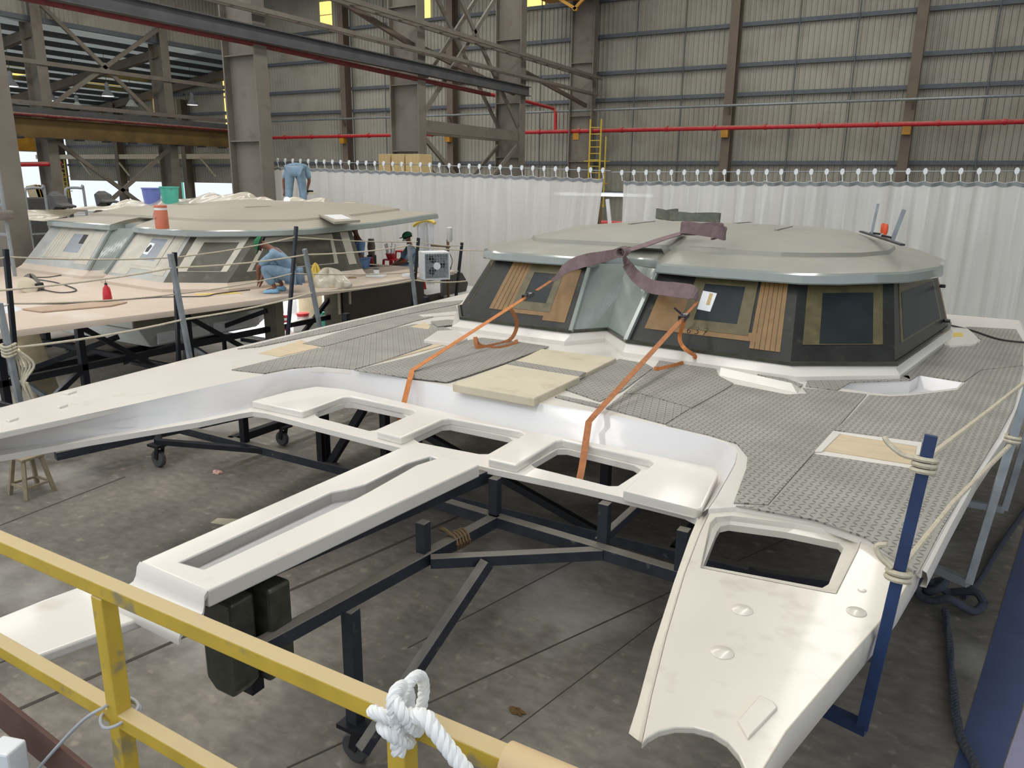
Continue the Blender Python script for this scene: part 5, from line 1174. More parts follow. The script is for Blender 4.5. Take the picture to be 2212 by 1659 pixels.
# ================================================================== PEOPLE
def skinmesh(name, J, E, mat_, parent, M, root, sub=2):
    keys = list(J); me = bpy.data.meshes.new(name)
    me.from_pydata([tuple(M @ V(J[k][0])) for k in keys], [(keys.index(a), keys.index(b)) for a, b in E], [])
    me.materials.append(mat_); o = bpy.data.objects.new(name, me); COL.objects.link(o); pa(o, parent)
    sk = o.modifiers.new('skin', 'SKIN'); sk.use_smooth_shade = True
    if not me.skin_vertices: me.skin_vertices.new() if hasattr(me.skin_vertices, 'new') else None
    for i, k in enumerate(keys):
        r = J[k][1]; v = me.skin_vertices[0].data[i]; v.radius = r if isinstance(r, tuple) else (r, r); v.use_root = (k == root)
    s_ = o.modifiers.new('sub', 'SUBSURF'); s_.levels = sub; s_.render_levels = sub
    return o
def person(label, pos, yaw, pose, trousers, shirt, cap=None, mask=False, vest=None, shoes=None, head_tilt=0):
    root = thing('person', label, 'person', pos)
    M = Matrix.Translation(pos) @ Matrix.Rotation(yaw, 4, 'Z'); p = pose
    mid = lambda a, b, t=.5: tuple(V(a).lerp(V(b), t))
    J = {'pel': (p['pel'], .10), 'sp': (mid(p['pel'], p['che'], .5), .10), 'che': (p['che'], .11), 'nek': (p['nek'], .05), 'hd0': (mid(p['nek'], p['head'], .55), .06), 'head': (p['head'], .085), 'top': (tuple(V(p['head']) + (V(p['head']) - V(p['nek'])).normalized() * .07), .07)}
    E = [('pel', 'sp'), ('sp', 'che'), ('che', 'nek'), ('nek', 'hd0'), ('hd0', 'head'), ('head', 'top')]
    TJ = {'pel': (p['pel'], (.17, .14))}; TE = []; SJ = {'pel': (mid(p['pel'], p['che'], .06), (.155, .125)), 'sp': (mid(p['pel'], p['che'], .5), (.155, .12)), 'che': (p['che'], (.165, .12)), 'nek': (mid(p['che'], p['nek'], .6), .075)}
    SE = [('pel', 'sp'), ('sp', 'che'), ('che', 'nek')]
    for s_ in 'LR':
        J.update({'hip' + s_: (p['hip' + s_], .08), 'kne' + s_: (p['kne' + s_], .055), 'ank' + s_: (p['ank' + s_], .04), 'toe' + s_: (p['toe' + s_], .03)})
        E += [('pel', 'hip' + s_), ('hip' + s_, 'kne' + s_), ('kne' + s_, 'ank' + s_), ('ank' + s_, 'toe' + s_)]
        J.update({'sho' + s_: (p['sho' + s_], .055), 'elb' + s_: (p['elb' + s_], .042), 'wri' + s_: (p['wri' + s_], .028)})
        E += [('che', 'sho' + s_), ('sho' + s_, 'elb' + s_), ('elb' + s_, 'wri' + s_)]
        w, e = V(p['wri' + s_]), V(p['elb' + s_]); d = (w - e).normalized(); sd = d.cross(V((0, 1, .3))).normalized()
        palm = w + d * .06; J['plm' + s_] = (tuple(palm), (.036, .018)); E.append(('wri' + s_, 'plm' + s_))
        for k in range(4):
            f0 = palm + d * .045 + sd * (.018 * (k - 1.5)); f1 = f0 + d * (.035 + .006 * (1 if k in (1, 2) else -1)) + V((0, .012, -.006)); 
            J[f'f{s_}{k}a'] = (tuple(f0), .0095); J[f'f{s_}{k}b'] = (tuple(f1), .008); E += [('plm' + s_, f'f{s_}{k}a'), (f'f{s_}{k}a', f'f{s_}{k}b')]
        th = palm + sd * .042 + d * .0; J[f't{s_}a'] = (tuple(th), .010); J[f't{s_}b'] = (tuple(th + d * .03 + sd * .012), .0085); E += [('plm' + s_, f't{s_}a'), (f't{s_}a', f't{s_}b')]
        TJ.update({'hip' + s_: (p['hip' + s_], .13), 'mt' + s_: (mid(p['hip' + s_], p['kne' + s_]), .12), 'kne' + s_: (p['kne' + s_], .10), 'ank' + s_: (mid(p['kne' + s_], p['ank' + s_], .86), .088)})
        TE += [('pel', 'hip' + s_), ('hip' + s_, 'mt' + s_), ('mt' + s_, 'kne' + s_), ('kne' + s_, 'ank' + s_)]
        SJ.update({'sho' + s_: (p['sho' + s_], .08), 'elb' + s_: (mid(p['sho' + s_], p['elb' + s_], .95), .068)}); SE += [('che', 'sho' + s_), ('sho' + s_, 'elb' + s_)]
    skinmesh('body', J, E, m_skin, root, M, 'pel')
    skinmesh('trousers', TJ, TE, trousers, root, M, 'pel'); skinmesh('shirt', SJ, SE, shirt, root, M, 'pel')
    hd, nk = M @ V(p['head']), M @ V(p['nek'])
    upv = (hd - nk).normalized(); fwd = (M.to_3x3() @ V(p.get('face', (0, 1, 0)))).normalized(); fwd = (fwd - upv * fwd.dot(upv)).normalized(); rt = fwd.cross(upv)
    B = Matrix((rt, fwd, upv)).transposed()
    def loc(x, y, z): return hd + B @ V((x, y, z))
    # face: eyes, nose, mouth, ears
    g = G(); g.add([loc(-.012, .085, .0), loc(.012, .085, .0), loc(.016, .088, -.03), loc(-.016, .088, -.03), loc(0, .112, -.026), loc(0, .09, .02)], [(0, 4, 3), (1, 2, 4), (0, 5, 4), (5, 1, 4), (2, 3, 4)]); g.obj('nose', m_skin, root)
    g = G()
    for s_ in (-1, 1): g.lathe([(.001, -.004), (.010, -.002), (.011, .002), (.001, .005)], loc(.032 * s_, .084, .012), 8)
    g.obj('eyes', m_hair, root)
    G().box(loc(0, .084, -.052), (.045, .008, .008), 0, B).obj('mouth', m_redpl, root)
    for s_ in (-1, 1): G().box(loc(.088 * s_, .0, -.005), (.014, .032, .052), 0, B).obj('ear', m_skin, root, bevel=.006)
    def dome(nm, m2, r0, zlow, brim):
        g = G(); L = []
        for th_ in np.linspace(0, 1, 6):
            z = zlow + (.128 - zlow) * math.sin(th_ * math.pi / 2); r = r0 * math.cos(th_ * math.pi / 2) + .004
            L.append([loc(r * math.cos(x), r * 1.12 * math.sin(x) - .008, z) for x in np.linspace(0, 6.283, 17)[:-1]])
        g.loft(L, True, False, True); o_ = g.obj(nm, m2, root, 'all')
        if brim:
            F = [(-.075, .085), (-.06, .14), (-.03, .175), (0, .185), (.03, .175), (.06, .14), (.075, .085)]
            G().loft([[loc(x, y, zlow + .014 - abs(x) * .12) for x, y in F] + [loc(x * .9, .07, zlow + .02) for x, y in F[::-1]], [loc(x, y, zlow + .006 - abs(x) * .12) for x, y in F] + [loc(x * .9, .07, zlow + .012) for x, y in F[::-1]]], True, True, True).obj('cap_brim', m2, root)
    dome('hair', m_hair, .098, -.01, False)
    if cap: dome('cap', cap, .106, .03, True)
    if mask:
        G().loft([[loc(.07 * math.cos(x) * k, .07 + .085 * (1 - k), -.045 + .06 * math.sin(x) * k) for x in np.linspace(0, 6.283, 15)[:-1]] for k in (1.0, .8, .45, .1)], True, False, True).obj('dust_mask', m_white, root, 'all')
        g = G()
        for s_ in (-1, 1): g.bar(loc(.07 * s_, .07, -.04), loc(.092 * s_, .0, .0), .006)
        g.obj('mask_strap', m_white, root)
    if vest:
        c, n = V(p['che']), V(p['nek']); G().loft([[M @ (c.lerp(n, t_) + V((.15 * k * math.cos(x), .115 * k * math.sin(x), 0)) + (V(p['pel']) - c) * .12) for x in np.linspace(0, 6.283, 15)[:-1]] for t_, k in ((0, 1.12), (.5, 1.0), (.9, .6))], True).obj('collar_yoke', vest, root, 'all')
    if shoes:
        for s_ in 'LR':
            a, t_ = V(p['ank' + s_]), V(p['toe' + s_]); L = []
            for k, (w, h) in ((-.35, (.03, .05)), (-.1, (.055, .085)), (.4, (.06, .08)), (.9, (.06, .055)), (1.25, (.04, .03))):
                c = a.lerp(t_, k); c.z = 0.005; d = (t_ - a); d.z = 0; sd = d.normalized().cross(V((0, 0, 1)))
                L.append([M @ (c + sd * w * math.cos(x) + V((0, 0, h * max(0, math.sin(x))))) for x in np.linspace(0, 6.283, 13)[:-1]])
            G().loft(L, True, True, True).obj('shoe_cover', shoes, root, 'all')
    return root
bend = dict(pel=(0, -.08, .93), che=(0, .40, 1.0), nek=(0, .55, .90), head=(0, .64, .77), face=(0, -.6, -1), hipL=(-.11, -.06, .88), hipR=(.11, -.06, .88), kneL=(-.17, .02, .48), kneR=(.14, .05, .48), ankL=(-.2, -.02, .08), ankR=(.15, 0, .08), toeL=(-.22, .14, .03), toeR=(.17, .16, .03),
            shoL=(-.21, .38, .94), shoR=(.21, .38, .94), elbL=(-.33, .36, .66), elbR=(.27, .34, .66), wriL=(-.33, .34, .43), wriR=(.22, .30, .46))
pr = aty(641, 420, 13.7)
person('worker in blue bending over on the far roof holding a sanding disc', V((pr.x, 13.7, 2.88)), math.radians(38), bend, m_denim, m_denim)
hp = V((pr.x, 13.7, 2.88)) + Matrix.Rotation(math.radians(38), 3, 'Z') @ V((.26, .22, .40))
t = thing('disc_sander', 'black sander with a pale round pad held by the bending worker', 'sander', hp)
G().box(hp, (.2, .07, .07), .6).obj('sander_body', m_black, t, bevel=.015); G().lathe([(.005, -.02), (.11, -.012), (.115, 0), (.02, .02)], hp + V((.1, -.03, -.03)), 22).obj('sanding_pad', m_core2, t, True)
crouch = dict(pel=(0, -.27, .32), che=(0, .04, .64), nek=(0, .15, .75), head=(0, .27, .79), face=(0, .5, -1), hipL=(-.11, -.22, .27), hipR=(.11, -.22, .27), kneL=(-.20, .24, .44), kneR=(.20, .22, .46), ankL=(-.16, .06, .08), ankR=(.16, .0, .08), toeL=(-.17, .22, .03), toeR=(.18, .16, .03),
              shoL=(-.21, .06, .63), shoR=(.21, .06, .63), elbL=(-.22, .30, .45), elbR=(.22, .28, .42), wriL=(-.1, .34, .24), wriR=(.12, .33, .20))
pcx = at(612, 630, 1.73)
person('crouching worker in blue with green cap and shoe covers on the sanded deck', V((pcx.x - .05, pcx.y, 1.725)), math.radians(126), crouch, m_denim, m_denim, cap=m_green, vest=m_green, shoes=m_shoe)
ps = aty(892, 560, 14.3)
sit = dict(pel=(0, -.05, .52), che=(0, .06, .93), nek=(0, .08, 1.08), head=(0, .12, 1.20), hipL=(-.1, .0, .5), hipR=(.1, 0, .5), kneL=(-.16, .42, .46), kneR=(.16, .42, .46), ankL=(-.16, .36, .08), ankR=(.16, .36, .08), toeL=(-.16, .52, .03), toeR=(.16, .52, .03),
           shoL=(-.2, .06, .92), shoR=(.2, .06, .92), elbL=(-.25, .22, .68), elbR=(.25, .22, .68), wriL=(-.1, .42, .60), wriR=(.1, .42, .60))
ZP = 1.12
person('seated worker with green cap and white mask behind the fan', V((ps.x, 14.3, ZP)), math.radians(140), sit, m_denim, m_denim, cap=m_green, mask=True, vest=m_green)
stand = dict(pel=(0, 0, .92), che=(0, .05, 1.32), nek=(0, .06, 1.46), head=(0, .10, 1.58), hipL=(-.1, 0, .88), hipR=(.1, 0, .88), kneL=(-.11, .03, .48), kneR=(.11, .03, .48), ankL=(-.12, 0, .08), ankR=(.12, 0, .08), toeL=(-.13, .16, .03), toeR=(.13, .16, .03),
             shoL=(-.2, .05, 1.3), shoR=(.2, .05, 1.3), elbL=(-.26, .1, 1.04), elbR=(.26, .1, 1.04), wriL=(-.2, .3, .92), wriR=(.2, .3, .92))
pq = aty(777, 560, 13.0)
person('standing worker in pale blue half hidden under the far roof overhang', V((pq.x, 13.0, .965)), math.radians(160), stand, m_denim2, m_denim2)

# ================================================================== THINGS AROUND THE FAR BOAT
t = thing('work_platform', 'white topped work platform behind the far deck', 'platform', (-11, 14.6, 0))
G().box((-11.0, 14.75, ZP - .03), (4.2, 1.7, .06)).obj('platform_top', m_hullw, t)
for x in (-13, -9.0):
    for y in (14.0, 15.5): G().bar((x, y, 0), (x, y, ZP - .06), .07).obj('leg', m_steelb, t)
def stool(p, label, m=m_redpl, h=.45):
    t = thing('plastic_stool', label, 'stool', p, 'red plastic stools'); p = V(p)
    G().box(p + V((0, 0, h)), (.28, .28, .04)).obj('seat', m, t, bevel=.02)
    for sx in (-1, 1):
        for sy in (-1, 1): G().bar(p + V((sx * .12, sy * .12, h - .01)), p + V((sx * .17, sy * .17, 0)), .06, .03).obj('leg', m, t, bevel=.008)
    return t
stool((ps.x - .0, 14.36, ZP), 'red plastic stool carrying the seated worker', h=.42)
p = aty(845, 575, 14.6); stool((p.x, 14.6, ZP), 'red plastic stool with a cutlery bowl on it', h=.62)
t = thing('tool_bowl', 'red bowl full of white tools on the red stool', 'bowl', (p.x, 14.6, ZP + .645))
G().lathe([(.09, 0), (.13, .12), (.12, .12), (.08, .02)], (p.x, 14.6, ZP + .645), 18).obj('bowl', m_redpl, t, True)
for k in range(7): G().bar((p.x + .08 * math.cos(k * .9), 14.6 + .06 * math.sin(k * .9), ZP + .7), (p.x + .14 * math.cos(k * .9), 14.6 + .1 * math.sin(k * .9), ZP + .95 + .03 * (k % 3)), .03).obj('tool', m_white, t)
p = aty(868, 575, 14.9); stool((p.x, 14.95, ZP), 'red plastic stool behind the cutlery bowl', h=.8)
p = aty(788, 580, 14.2); stool((p.x, 14.2, ZP), 'red plastic stool half hidden beside the standing worker', h=.66)
p = aty(803, 560, 14.6); t = thing('angle_grinder_rack', 'dark machine with patterned cover behind the red stools', 'machine', (p.x, 14.6, ZP))
G().box((p.x, 14.6, ZP + .35), (.16, .2, .7)).obj('machine_body', m_black, t, bevel=.03); G().lathe([(.08, 0), (.1, .2), (.07, .38)], (p.x, 14.6, ZP + .7), 14).obj('patterned_cover', m_lens, t, True)
# things on the far deck
zd2 = ZD + .002
def lump(c, sx, sy, sz, seed, n=18, rough=.25):
    rnd = random.Random(seed); ph = [rnd.uniform(0, 6.28) for _ in range(8)]
    def fn(u, v):
        a = u * 6.28318; b = v * math.pi / 2
        r = 1 + rough * (.5 * math.sin(3 * a + ph[0]) * math.sin(2 * b + ph[1]) + .4 * math.sin(7 * a + ph[2] + 3 * b) + .3 * math.sin(11 * a + ph[3] - 5 * b)) * math.cos(b)
        return V(c) + V((sx * r * math.cos(a) * math.cos(b), sy * r * math.sin(a) * math.cos(b), sz * (math.sin(b) * (1 + .25 * math.sin(5 * a + ph[4])))))
    return G().grid(fn, n * 2, n)
p = at(703, 618, zd2); t = thing('plastic_bag', 'beige plastic bag with yellow tape lying on the far deck', 'bag', p)
lump(p + V((0, .1, 0)), .38, .30, .26, 5).obj('bag', m_film, t, 'all'); lump(p + V((.02, .1, 0)), .30, .24, .19, 9).obj('contents', m_core2, t, 'all'); lump(p + V((-.2, -.02, 0)), .12, .1, .33, 6).obj('bag_neck', m_tape, t, 'all')
p = at(924, 604, zd2); c = p + V((0, .22, .26)); rz_ = math.radians(52)
t = thing('box_fan', 'white box fan with a wire grille standing on the far deck', 'fan', p)
M3 = Matrix.Rotation(rz_, 3, 'Z')
def L3(x, y, z): return c + M3 @ V((x, y, z))
g = G()
for d_ in (((-.25, 0, 0), (.03, .36, .52)), ((.25, 0, 0), (.03, .36, .52)), ((0, 0, .25), (.52, .36, .03)), ((0, 0, -.25), (.52, .36, .03)), ((0, .17, 0), (.5, .02, .5))): g.box(L3(*d_[0]), d_[1], rz_)
g.obj('casing', m_white, t)
for k in range(9): G().bar(L3(-.22 + k * .055, -.19, -.23), L3(-.22 + k * .055, -.19, .23), .008).obj('grille_wire', m_midgrey, t)
for k in range(9): G().bar(L3(-.23, -.185, -.22 + k * .055), L3(.23, -.185, -.22 + k * .055), .008).obj('grille_wire', m_midgrey, t)
g = G().lathe([(.001, -.03), (.07, -.03), (.07, .03)], (0, 0, 0), 18, 'Y'); g.v = [c + M3 @ (v + V((0, -.17, 0))) for v in g.v]; g.obj('hub', m_white, t)
for k in range(3):
    a = k * 2.09; G().bar(L3(.06 * math.cos(a), -.08, .06 * math.sin(a)), L3(.2 * math.cos(a), -.06, .2 * math.sin(a)), .12, .01, (0, 1, .4)).obj('blade', m_dkgrey, t)
p = aty(968, 590, 13.9); t = thing('pole_stand', 'yellow brown pole stand with cables behind the fan', 'stand', (p.x, 13.9, ZP))
G().tube([(p.x, 13.9, 0.0), (p.x, 13.9, 2.35)], .03, 8).obj('pole', m_ropebr, t)
for z in (1.75, 2.2): G().tube([(p.x - .45, 13.9, z), (p.x + .05, 13.9, z)], .022, 8).obj('cross_pole', m_ropebr, t)
G().lathe([(.04, 2.3), (.06, 2.35), (.06, 2.6), (.02, 2.62)], (p.x + .05, 13.9, 0), 12).obj('lamp_head', m_hullw, t, True)
G().tube(sm([(p.x, 13.86, 2.2), (p.x - .12, 13.86, 1.9), (p.x - .02, 13.86, 1.55), (p.x + .14, 13.86, 1.9), (p.x, 13.86, 2.15)], 5), .008, 5).obj('cable', m_cabledk, t, True)
# hanging film behind the stools, white sheets on the deck
def film(x0, x1, y, z0, z1, label, m, seed, nm='plastic_sheet'):
    rnd = random.Random(seed); p1, p2 = rnd.uniform(0, 6), rnd.uniform(0, 6)
    tag(G().grid(lambda u, v: V((x0 + (x1 - x0) * u, y + .05 * math.sin(u * 22 + p1 + v) + .04 * math.sin(u * 9 + v * 5 + p2), z0 + (z1 - z0) * v)), 50, 12).obj(nm, m, None, 'all', recalc=False), label, 'sheet')
a, b = aty(905, 520, 15.4), aty(938, 520, 15.4); film(a.x - .05, b.x, 15.4, .0, 2.75, 'white sheet hanging at the end of the far roof', m_white, 2)
tag(G().tube(sm([aty(893, 488, 15.3), aty(905, 480, 15.3), aty(925, 476, 15.3), aty(940, 482, 15.3)], 4), .04, 6).obj('tape_strip', m_tape, None, True), 'yellow tape strip on top of the hanging white sheet', 'tape')
for k, (px, py, w, d, h, lb) in enumerate([(806, 596, .35, .25, .05, 'flat white box on the far deck edge'), (872, 596, .16, .12, .07, 'small white block beside the fan')]):
    p = at(px, py + 3, zd2); tag(G().box(p + V((0, .1, h / 2)), (w, d, h), .3).obj('white_box', m_white, None, bevel=.008, origin=p), lb, 'box', 'white boxes on the far deck')
p = at(806, 594, zd2 + .05); t = thing('paint_pot', 'small white pot with a dark rim on the far deck', 'pot', p)
G().lathe([(.05, 0), (.06, .1)], p + V((0, .1, 0)), 16).obj('pot', m_white, t, True); G().lathe([(.062, .1), (.062, .115), (.02, .117)], p + V((0, .1, 0)), 16).obj('rim', m_dkgrey, t, True)
for k, (px, py) in enumerate([(650, 604), (0, 0)][:1]): pass
p = at(233, 650, zd2); t = thing('spray_bottle', 'red spray bottle standing on the far deck', 'bottle', p)
G().lathe([(.065, 0), (.068, .02), (.062, .12), (.05, .2), (.022, .235), (.022, .25)], p, 18).obj('bottle', m_redpl, t, True); G().lathe([(.024, .25), (.018, .275), (.004, .285), (.004, .32)], p, 12).obj('nozzle', m_black, t, True)
tag(G().slab([(q.x, q.y) for q in [at(48, 667, 1.74), at(90, 662, 1.74), at(200, 653, 1.74), at(275, 652, 1.74), at(240, 660, 1.74), at(90, 673, 1.74)]], 1.745, 1.724).obj('sanding_board', m_sand, None, bevel=.004), 'long beige sanding board lying on the far deck', 'board')
pslab([(420, 635), (512, 631), (526, 636), (512, 633.5), (425, 637)], zd2, zd2 + .004, 'tape_outline', m_tape, b2, 0)
p = at(60, 628, zd2); t = thing('polisher', 'grey corded polisher lying on the far deck', 'power tool', p)
lump(p + V((-.05, .1, 0)), .2, .16, .22, 12, rough=.15).obj('motor_body', m_lens, t, 'all'); G().bar(p + V((.0, .05, .06)), p + V((.28, .1, .12)), .07).obj('handle', m_black, t, bevel=.02)
g = G().lathe([(.005, -.02), (.15, -.02), (.15, .02), (.03, .05)], (0, 0, 0), 24); g.v = [p + V((.12, -.05, .1)) + Matrix.Rotation(1.0, 3, 'Y') @ v for v in g.v]; g.obj('polishing_pad', m_hatch, t, True)
tag(G().tube(sm([at(75, 622, 1.74), at(130, 632, 1.735), at(165, 626, 1.735), at(120, 610, 1.735), at(60, 600, 1.735), at(110, 598, 1.735), at(150, 588, 1.74), at(175, 570, 1.74)], 8), .010, 6).obj('power_cable', m_cabledk, None, True), 'dark power cable coiling from the polisher to the far cabin', 'cable')
tag(G().tube(sm([aty(123, 512, 9.1), aty(118, 545, 8.9), at(105, 577, 1.75), at(135, 590, 1.74), at(150, 580, 1.74)], 8), .010, 6).obj('power_cable', m_cabledk, None, True), 'thin cable hanging from the left far window', 'cable')
tag(G().tube(sm([at(40, 655, 1.735), at(150, 656, 1.735), at(260, 648, 1.735), at(345, 642, 1.735), at(440, 640, 1.735), at(470, 634, 1.735), at(540, 626, 1.735)], 8), .009, 6).obj('power_cable', m_cabledk, None, True), 'long dark cable lying along the far deck', 'cable')
tag(G().tube(sm([aty(725, 470, 12.3), aty(729, 500, 12.2), aty(727, 560, 12.0), at(716, 585, 1.75), at(720, 598, 1.74), at(770, 600, 1.735)], 8), .010, 6).obj('power_cable', m_cablebr, None, True), 'brown cable hanging from the far roof hatch', 'cable')
# thermos jug on far roof
p = at(351, 494, 2.74); t = thing('water_jug', 'salmon pink lidded water jug on the far roof edge', 'jug', p)
G().lathe([(.105, 0), (.11, .02), (.105, .30), (.1, .31)], p, 22).obj('jug', m_orange, t, True); G().lathe([(.1, .31), (.102, .345)], p, 22).obj('white_band', m_white, t, True); G().lathe([(.105, .345), (.105, .38), (.09, .39), (.01, .395)], p, 22).obj('lid', m_orange, t, True)
G().tube(sm([p + V((-.1, -.04, .3)), p + V((-.12, -.06, .22)), p + V((-.07, -.1, .17)), p + V((.02, -.115, .19))], 5), .006, 5).obj('handle', m_orange, t)
# buckets on the far side of the far roof, film heap
for k, (px, py, m2, lb) in enumerate([(329, 435, m_bluepl, 'violet blue bucket on the far roof'), (368, 433, m_teal, 'teal green bucket on the far roof')]):
    p = aty(px, py, 12.6); t = thing('bucket', lb, 'bucket', p, 'buckets on the far roof')
    G().lathe([(.18, -.12), (.22, .30), (.235, .30), (.235, .33), (.2, .33)], p, 22).obj('bucket_body', m2, t, True); G().tube([p + V((.22 * math.cos(x), -.1, .3 - .12 * math.sin(x))) for x in np.linspace(0, 3.14, 9)], .006, 5).obj('handle', m_midgrey, t)
path = [(95, 478, 10.6), (140, 462, 11.4), (210, 449, 12.0), (280, 437, 12.4), (330, 433, 12.7), (400, 428, 12.9), (470, 421, 13.0), (520, 420, 13.1), (560, 427, 13.2), (600, 433, 13.2), (650, 430, 13.2), (690, 431, 13.3), (740, 439, 13.4), (800, 447, 13.6)]
pts = sm([aty(x, y, Y) for x, y, Y in path], 6); rnd = random.Random(4)
def fh(u, v):
    i = u * (len(pts) - 1); a = pts[min(int(i), len(pts) - 2)].lerp(pts[min(int(i) + 1, len(pts) - 1)], i - int(i))
    w = v * 2 - 1; zb_ = 2.78
    z = zb_ + (a.z - zb_) * max(0, 1 - abs(w) ** 1.6) + .045 * math.sin(u * 61 + 4 * w) * (1 - abs(w)) + .03 * math.sin(u * 117 - 7 * w) * (1 - abs(w))
    return V((a.x + .1 * math.sin(u * 47 + 3 * w), a.y + w * .75 + .06 * math.sin(u * 83), z))
tag(G().grid(fh, 200, 18).obj('plastic_film_heap', m_film, None, 'all', recalc=False), 'crumpled clear plastic film heaped along the far roof', 'plastic film')
p = aty(620, 434, 13.0); t = thing('work_or_fill_lamp', 'glowing white work lamp on the far roof', 'lamp', p)
G().lathe([(.002, -.09), (.05, -.07), (.07, 0), (.05, .07), (.002, .09)], p, 14).obj('bulb', m_lampled, t, True); G().lathe([(.03, -.2), (.03, -.08)], p, 10).obj('lamp_base', m_dkgrey, t)
# roof hatch on far roof
hz = 2.90; q = [at(x, y, hz) for x, y in [(668, 452), (712, 451), (762, 472), (725, 474)]]; q2 = [at(x, y, hz) for x, y in [(660, 449), (714, 447), (778, 475), (722, 479)]]
G().slab([(v.x, v.y) for v in q2], hz, hz - .04, [[(v.x, v.y) for v in q]]).obj('roof_hatch_frame', m_roof2, b2); G().slab([(v.x, v.y) for v in q], hz - .01, hz - .03).obj('roof_hatch_glass', m_white, b2)
# grey moulded seats in the aisle behind
for k, (px, py, lb) in enumerate([(130, 440, 'dark moulded seat behind the film heap at the far left'), (228, 432, 'smaller dark moulded seat right of the far column')]):
    p = aty(px, py, 15.2); t = thing('moulded_seat', lb, 'seat', (p.x, 15.2, p.z - .3), 'dark moulded seats')
    s_ = 1.0 if k == 0 else .7
    G().loft([[p + V((x * s_, y, z * s_)) for x, z in ((-.35, .45 - abs(y)), (-.2, .5 - abs(y)), (.0, .25), (.15, .02), (.55, -.05), (.55, -.12), (.1, -.1), (-.25, -.3))] for y in (-.22, -.1, .1, .22)], True, True, True).obj('shell', m_dkgrey, t, bevel=.02)
    G().lathe([(.04, -p.z), (.04, -.05)], p + V((.1, 0, 0)), 10).obj('pedestal', m_steelb, t)
# grey tubular frame at the far left edge, cushion
t = thing('tubular_stand', 'grey tubular stand cut by the left picture edge', 'stand', (aty(5, 480, 8).x, 8, 1.72))
b0 = aty(-30, 500, 8); b1_ = aty(16, 500, 8)
G().tube(sm([(b0.x, 8, 0), (b0.x, 8, 3.3), (b0.x + .05, 8, 3.62), (b0.x + .14, 8, 3.66), (b1_.x - .05, 8, 3.6), (b1_.x, 8, 3.4), (b1_.x + .05, 8, 0)], 6), .035, 8).obj('bent_tube', m_midgrey, t, True)
for z in (3.05, 2.5): G().bar((b0.x, 8, z), (b1_.x, 8, z), .05).obj('cross_bar', m_midgrey, t)
G().box((b1_.x - .05, 7.95, 2.86), (.45, .3, .18)).obj('cushion', m_lens, t, bevel=.05)

# ================================================================== FLOOR THINGS
t = thing('wooden_stool', 'small grey brown wooden stool under the left bow', 'stool', at(70, 1070, 0))
legs = [at(22, 1068, 0), at(57, 1082, 0), at(82, 1050, 0), at(118, 1060, 0)]; cen = sum(legs, V()) / 4; H_ = .44
tops = [V((cen.x + (l.x - cen.x) * .62, cen.y + (l.y - cen.y) * .62, H_)) for l in legs]
for a, b in zip(legs, tops): G().bar(a, b, .04).obj('leg', m_stool, t)
for i, j in ((0, 1), (1, 3), (3, 2), (2, 0)): G().bar(legs[i].lerp(tops[i], .3), legs[j].lerp(tops[j], .3), .025).obj('stretcher', m_stool, t)
G().slab([(cen.x + (l.x - cen.x) * .8, cen.y + (l.y - cen.y) * .8) for l in (legs[0], legs[1], legs[3], legs[2])], H_ + .03, H_).obj('seat', m_stool, t, bevel=.006)
t = thing('mooring_rope', 'thick dark rope with a big knot on the floor at the right', 'rope', at(2060, 1300, 0))
k0 = at(2050, 1300, .05)
G().tube(sm([at(2230, 1080, .04), at(2160, 1180, .04), at(2115, 1255, .05), at(2080, 1290, .06)], 8), .028, 8).obj('rope_run', m_ropedk, t, True)
G().tube(sm([k0 + V((.2 * math.cos(x) * (1 + .3 * math.cos(2 * x)), .16 * math.sin(x), .06 + .05 * math.sin(3 * x))) for x in np.linspace(0, 6.28, 12)], 5), .036, 9).obj('knot', m_ropedk, t, True)
G().tube(sm([k0 + V((-.12 + .07 * math.cos(x), .06 + .09 * math.sin(x), .09 + .06 * math.cos(x))) for x in np.linspace(0, 6.28, 9)], 5), .034, 9).obj('knot', m_ropedk, t, True)
twist([at(2042, 1318, .05), at(2050, 1390, .035), at(2058, 1480, .035), at(2072, 1580, .035), at(2105, 1650, .035), at(2120, 1700, .035)], .016, .018, .12).obj('rope_run', m_ropedk, t, True)
p = at(470, 1021, .005); tag(lump(p, .07, .05, .03, 3, 8, .5).obj('crumpled_paper', m_pink, None), 'crumpled pink paper scrap on the concrete floor', 'paper')
p = at(1117, 1537, .005); tag(lump(p, .06, .035, .02, 8, 8, .5).obj('dry_leaf', m_leaf, None), 'brown dry leaf on the concrete floor', 'leaf')
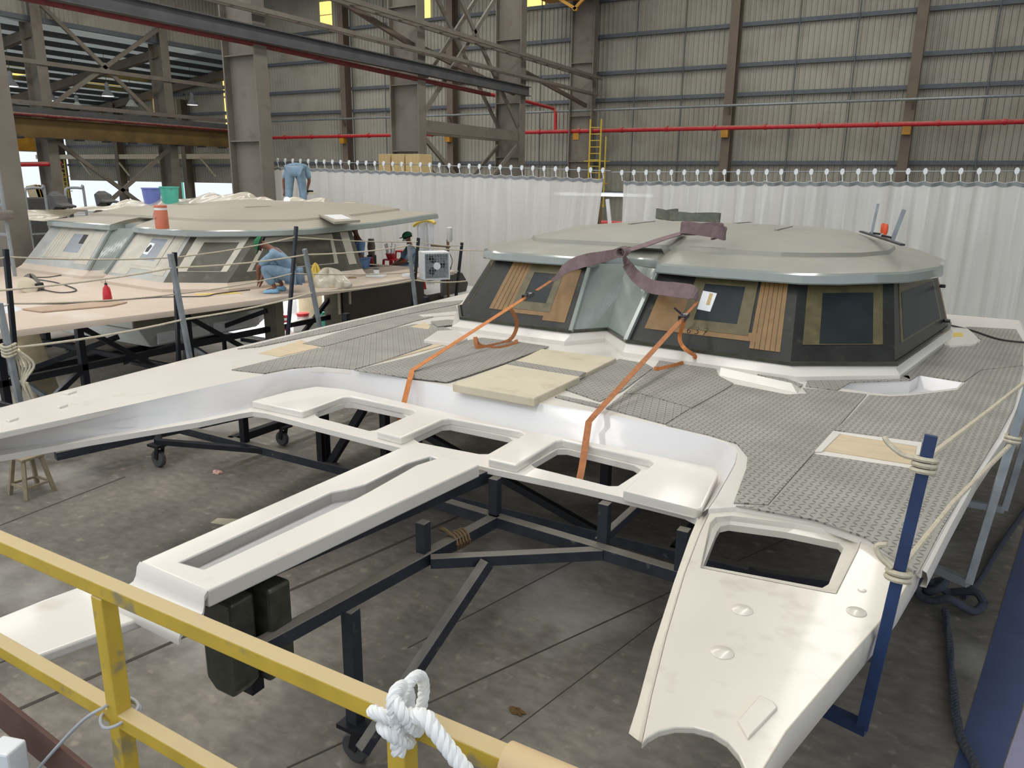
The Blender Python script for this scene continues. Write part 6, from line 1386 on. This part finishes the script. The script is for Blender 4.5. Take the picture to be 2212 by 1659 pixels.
tag(G().slab([(v.x, v.y) for v in [at(455, 1130, 0), at(490, 1135, 0), at(515, 1122, 0), at(470, 1120, 0)]], .006, .001).obj('cardboard_scrap', m_hatch), 'pale flat cardboard scrap on the floor behind the railing', 'scrap')
t = thing('stored_panels', 'brown panel leaning under the far deck at the left', 'panel', at(95, 860, 0))
a, b = at(75, 870, .0), at(125, 858, 0)
G().add([a, b, b + V((-.25, -.1, 1.1)), a + V((-.25, -.1, 1.1)), a + V((.05, .05, 0)), b + V((.05, .05, 0)), b + V((-.2, -.05, 1.1)), a + V((-.2, -.05, 1.1))], [(0, 1, 2, 3), (4, 5, 6, 7), (0, 1, 5, 4), (1, 2, 6, 5), (2, 3, 7, 6), (3, 0, 4, 7)]).obj('panel', m_stool, t)
p = at(250, 800, .0); tag(G().box((-10.9, 7.3, .14), (.45, .4, .28)).obj('battery_box', m_dkgrey, None, bevel=.02, origin=(-10.9, 7.3, 0)), 'dark box on the floor under the far deck', 'box')
tag(G().lathe([(.13, 0), (.16, .3), (.15, .3), (.12, .02)], (-10.75, 7.9, 0), 18).obj('bucket', m_redpl, None, True), 'red pail on the floor under the far deck', 'bucket')

# fill lamps added to brighten the dark space below the far deck
for k, (c, e, lb) in enumerate([((-11.75, 11.1, 1.5), 70, 'work lamp added to light the white sheets under the far deck'), ((-12.9, 5.9, 1.45), 90, 'fill lamp added below the bow end of the far deck'), ((-14.6, 12.3, 1.3), 60, 'fill lamp added behind the hull boxes of the far deck')]):
    c = V(c); t = thing('work_or_fill_lamp', lb, 'lamp', c, 'fill lamps added below the far deck')
    G().lathe([(.002, -.07), (.035, -.05), (.045, 0), (.03, .05)], c, 12).obj('bulb', m_lampled, t, True); G().lathe([(.03, .05), (.03, .13)], c, 10).obj('socket', m_dkgrey, t); G().tube([c + V((0, 0, .12)), V((c.x, c.y, 1.68))], .008, 5).obj('cord', m_cabledk, t)
    l = bpy.data.lights.new('under_deck_fill', 'POINT'); l.energy = e; l.color = (.93, .97, 1.0); l.shadow_soft_size = .08
    o = bpy.data.objects.new('under_deck_fill', l); COL.objects.link(o); o.location = c + V((0, 0, -.16))
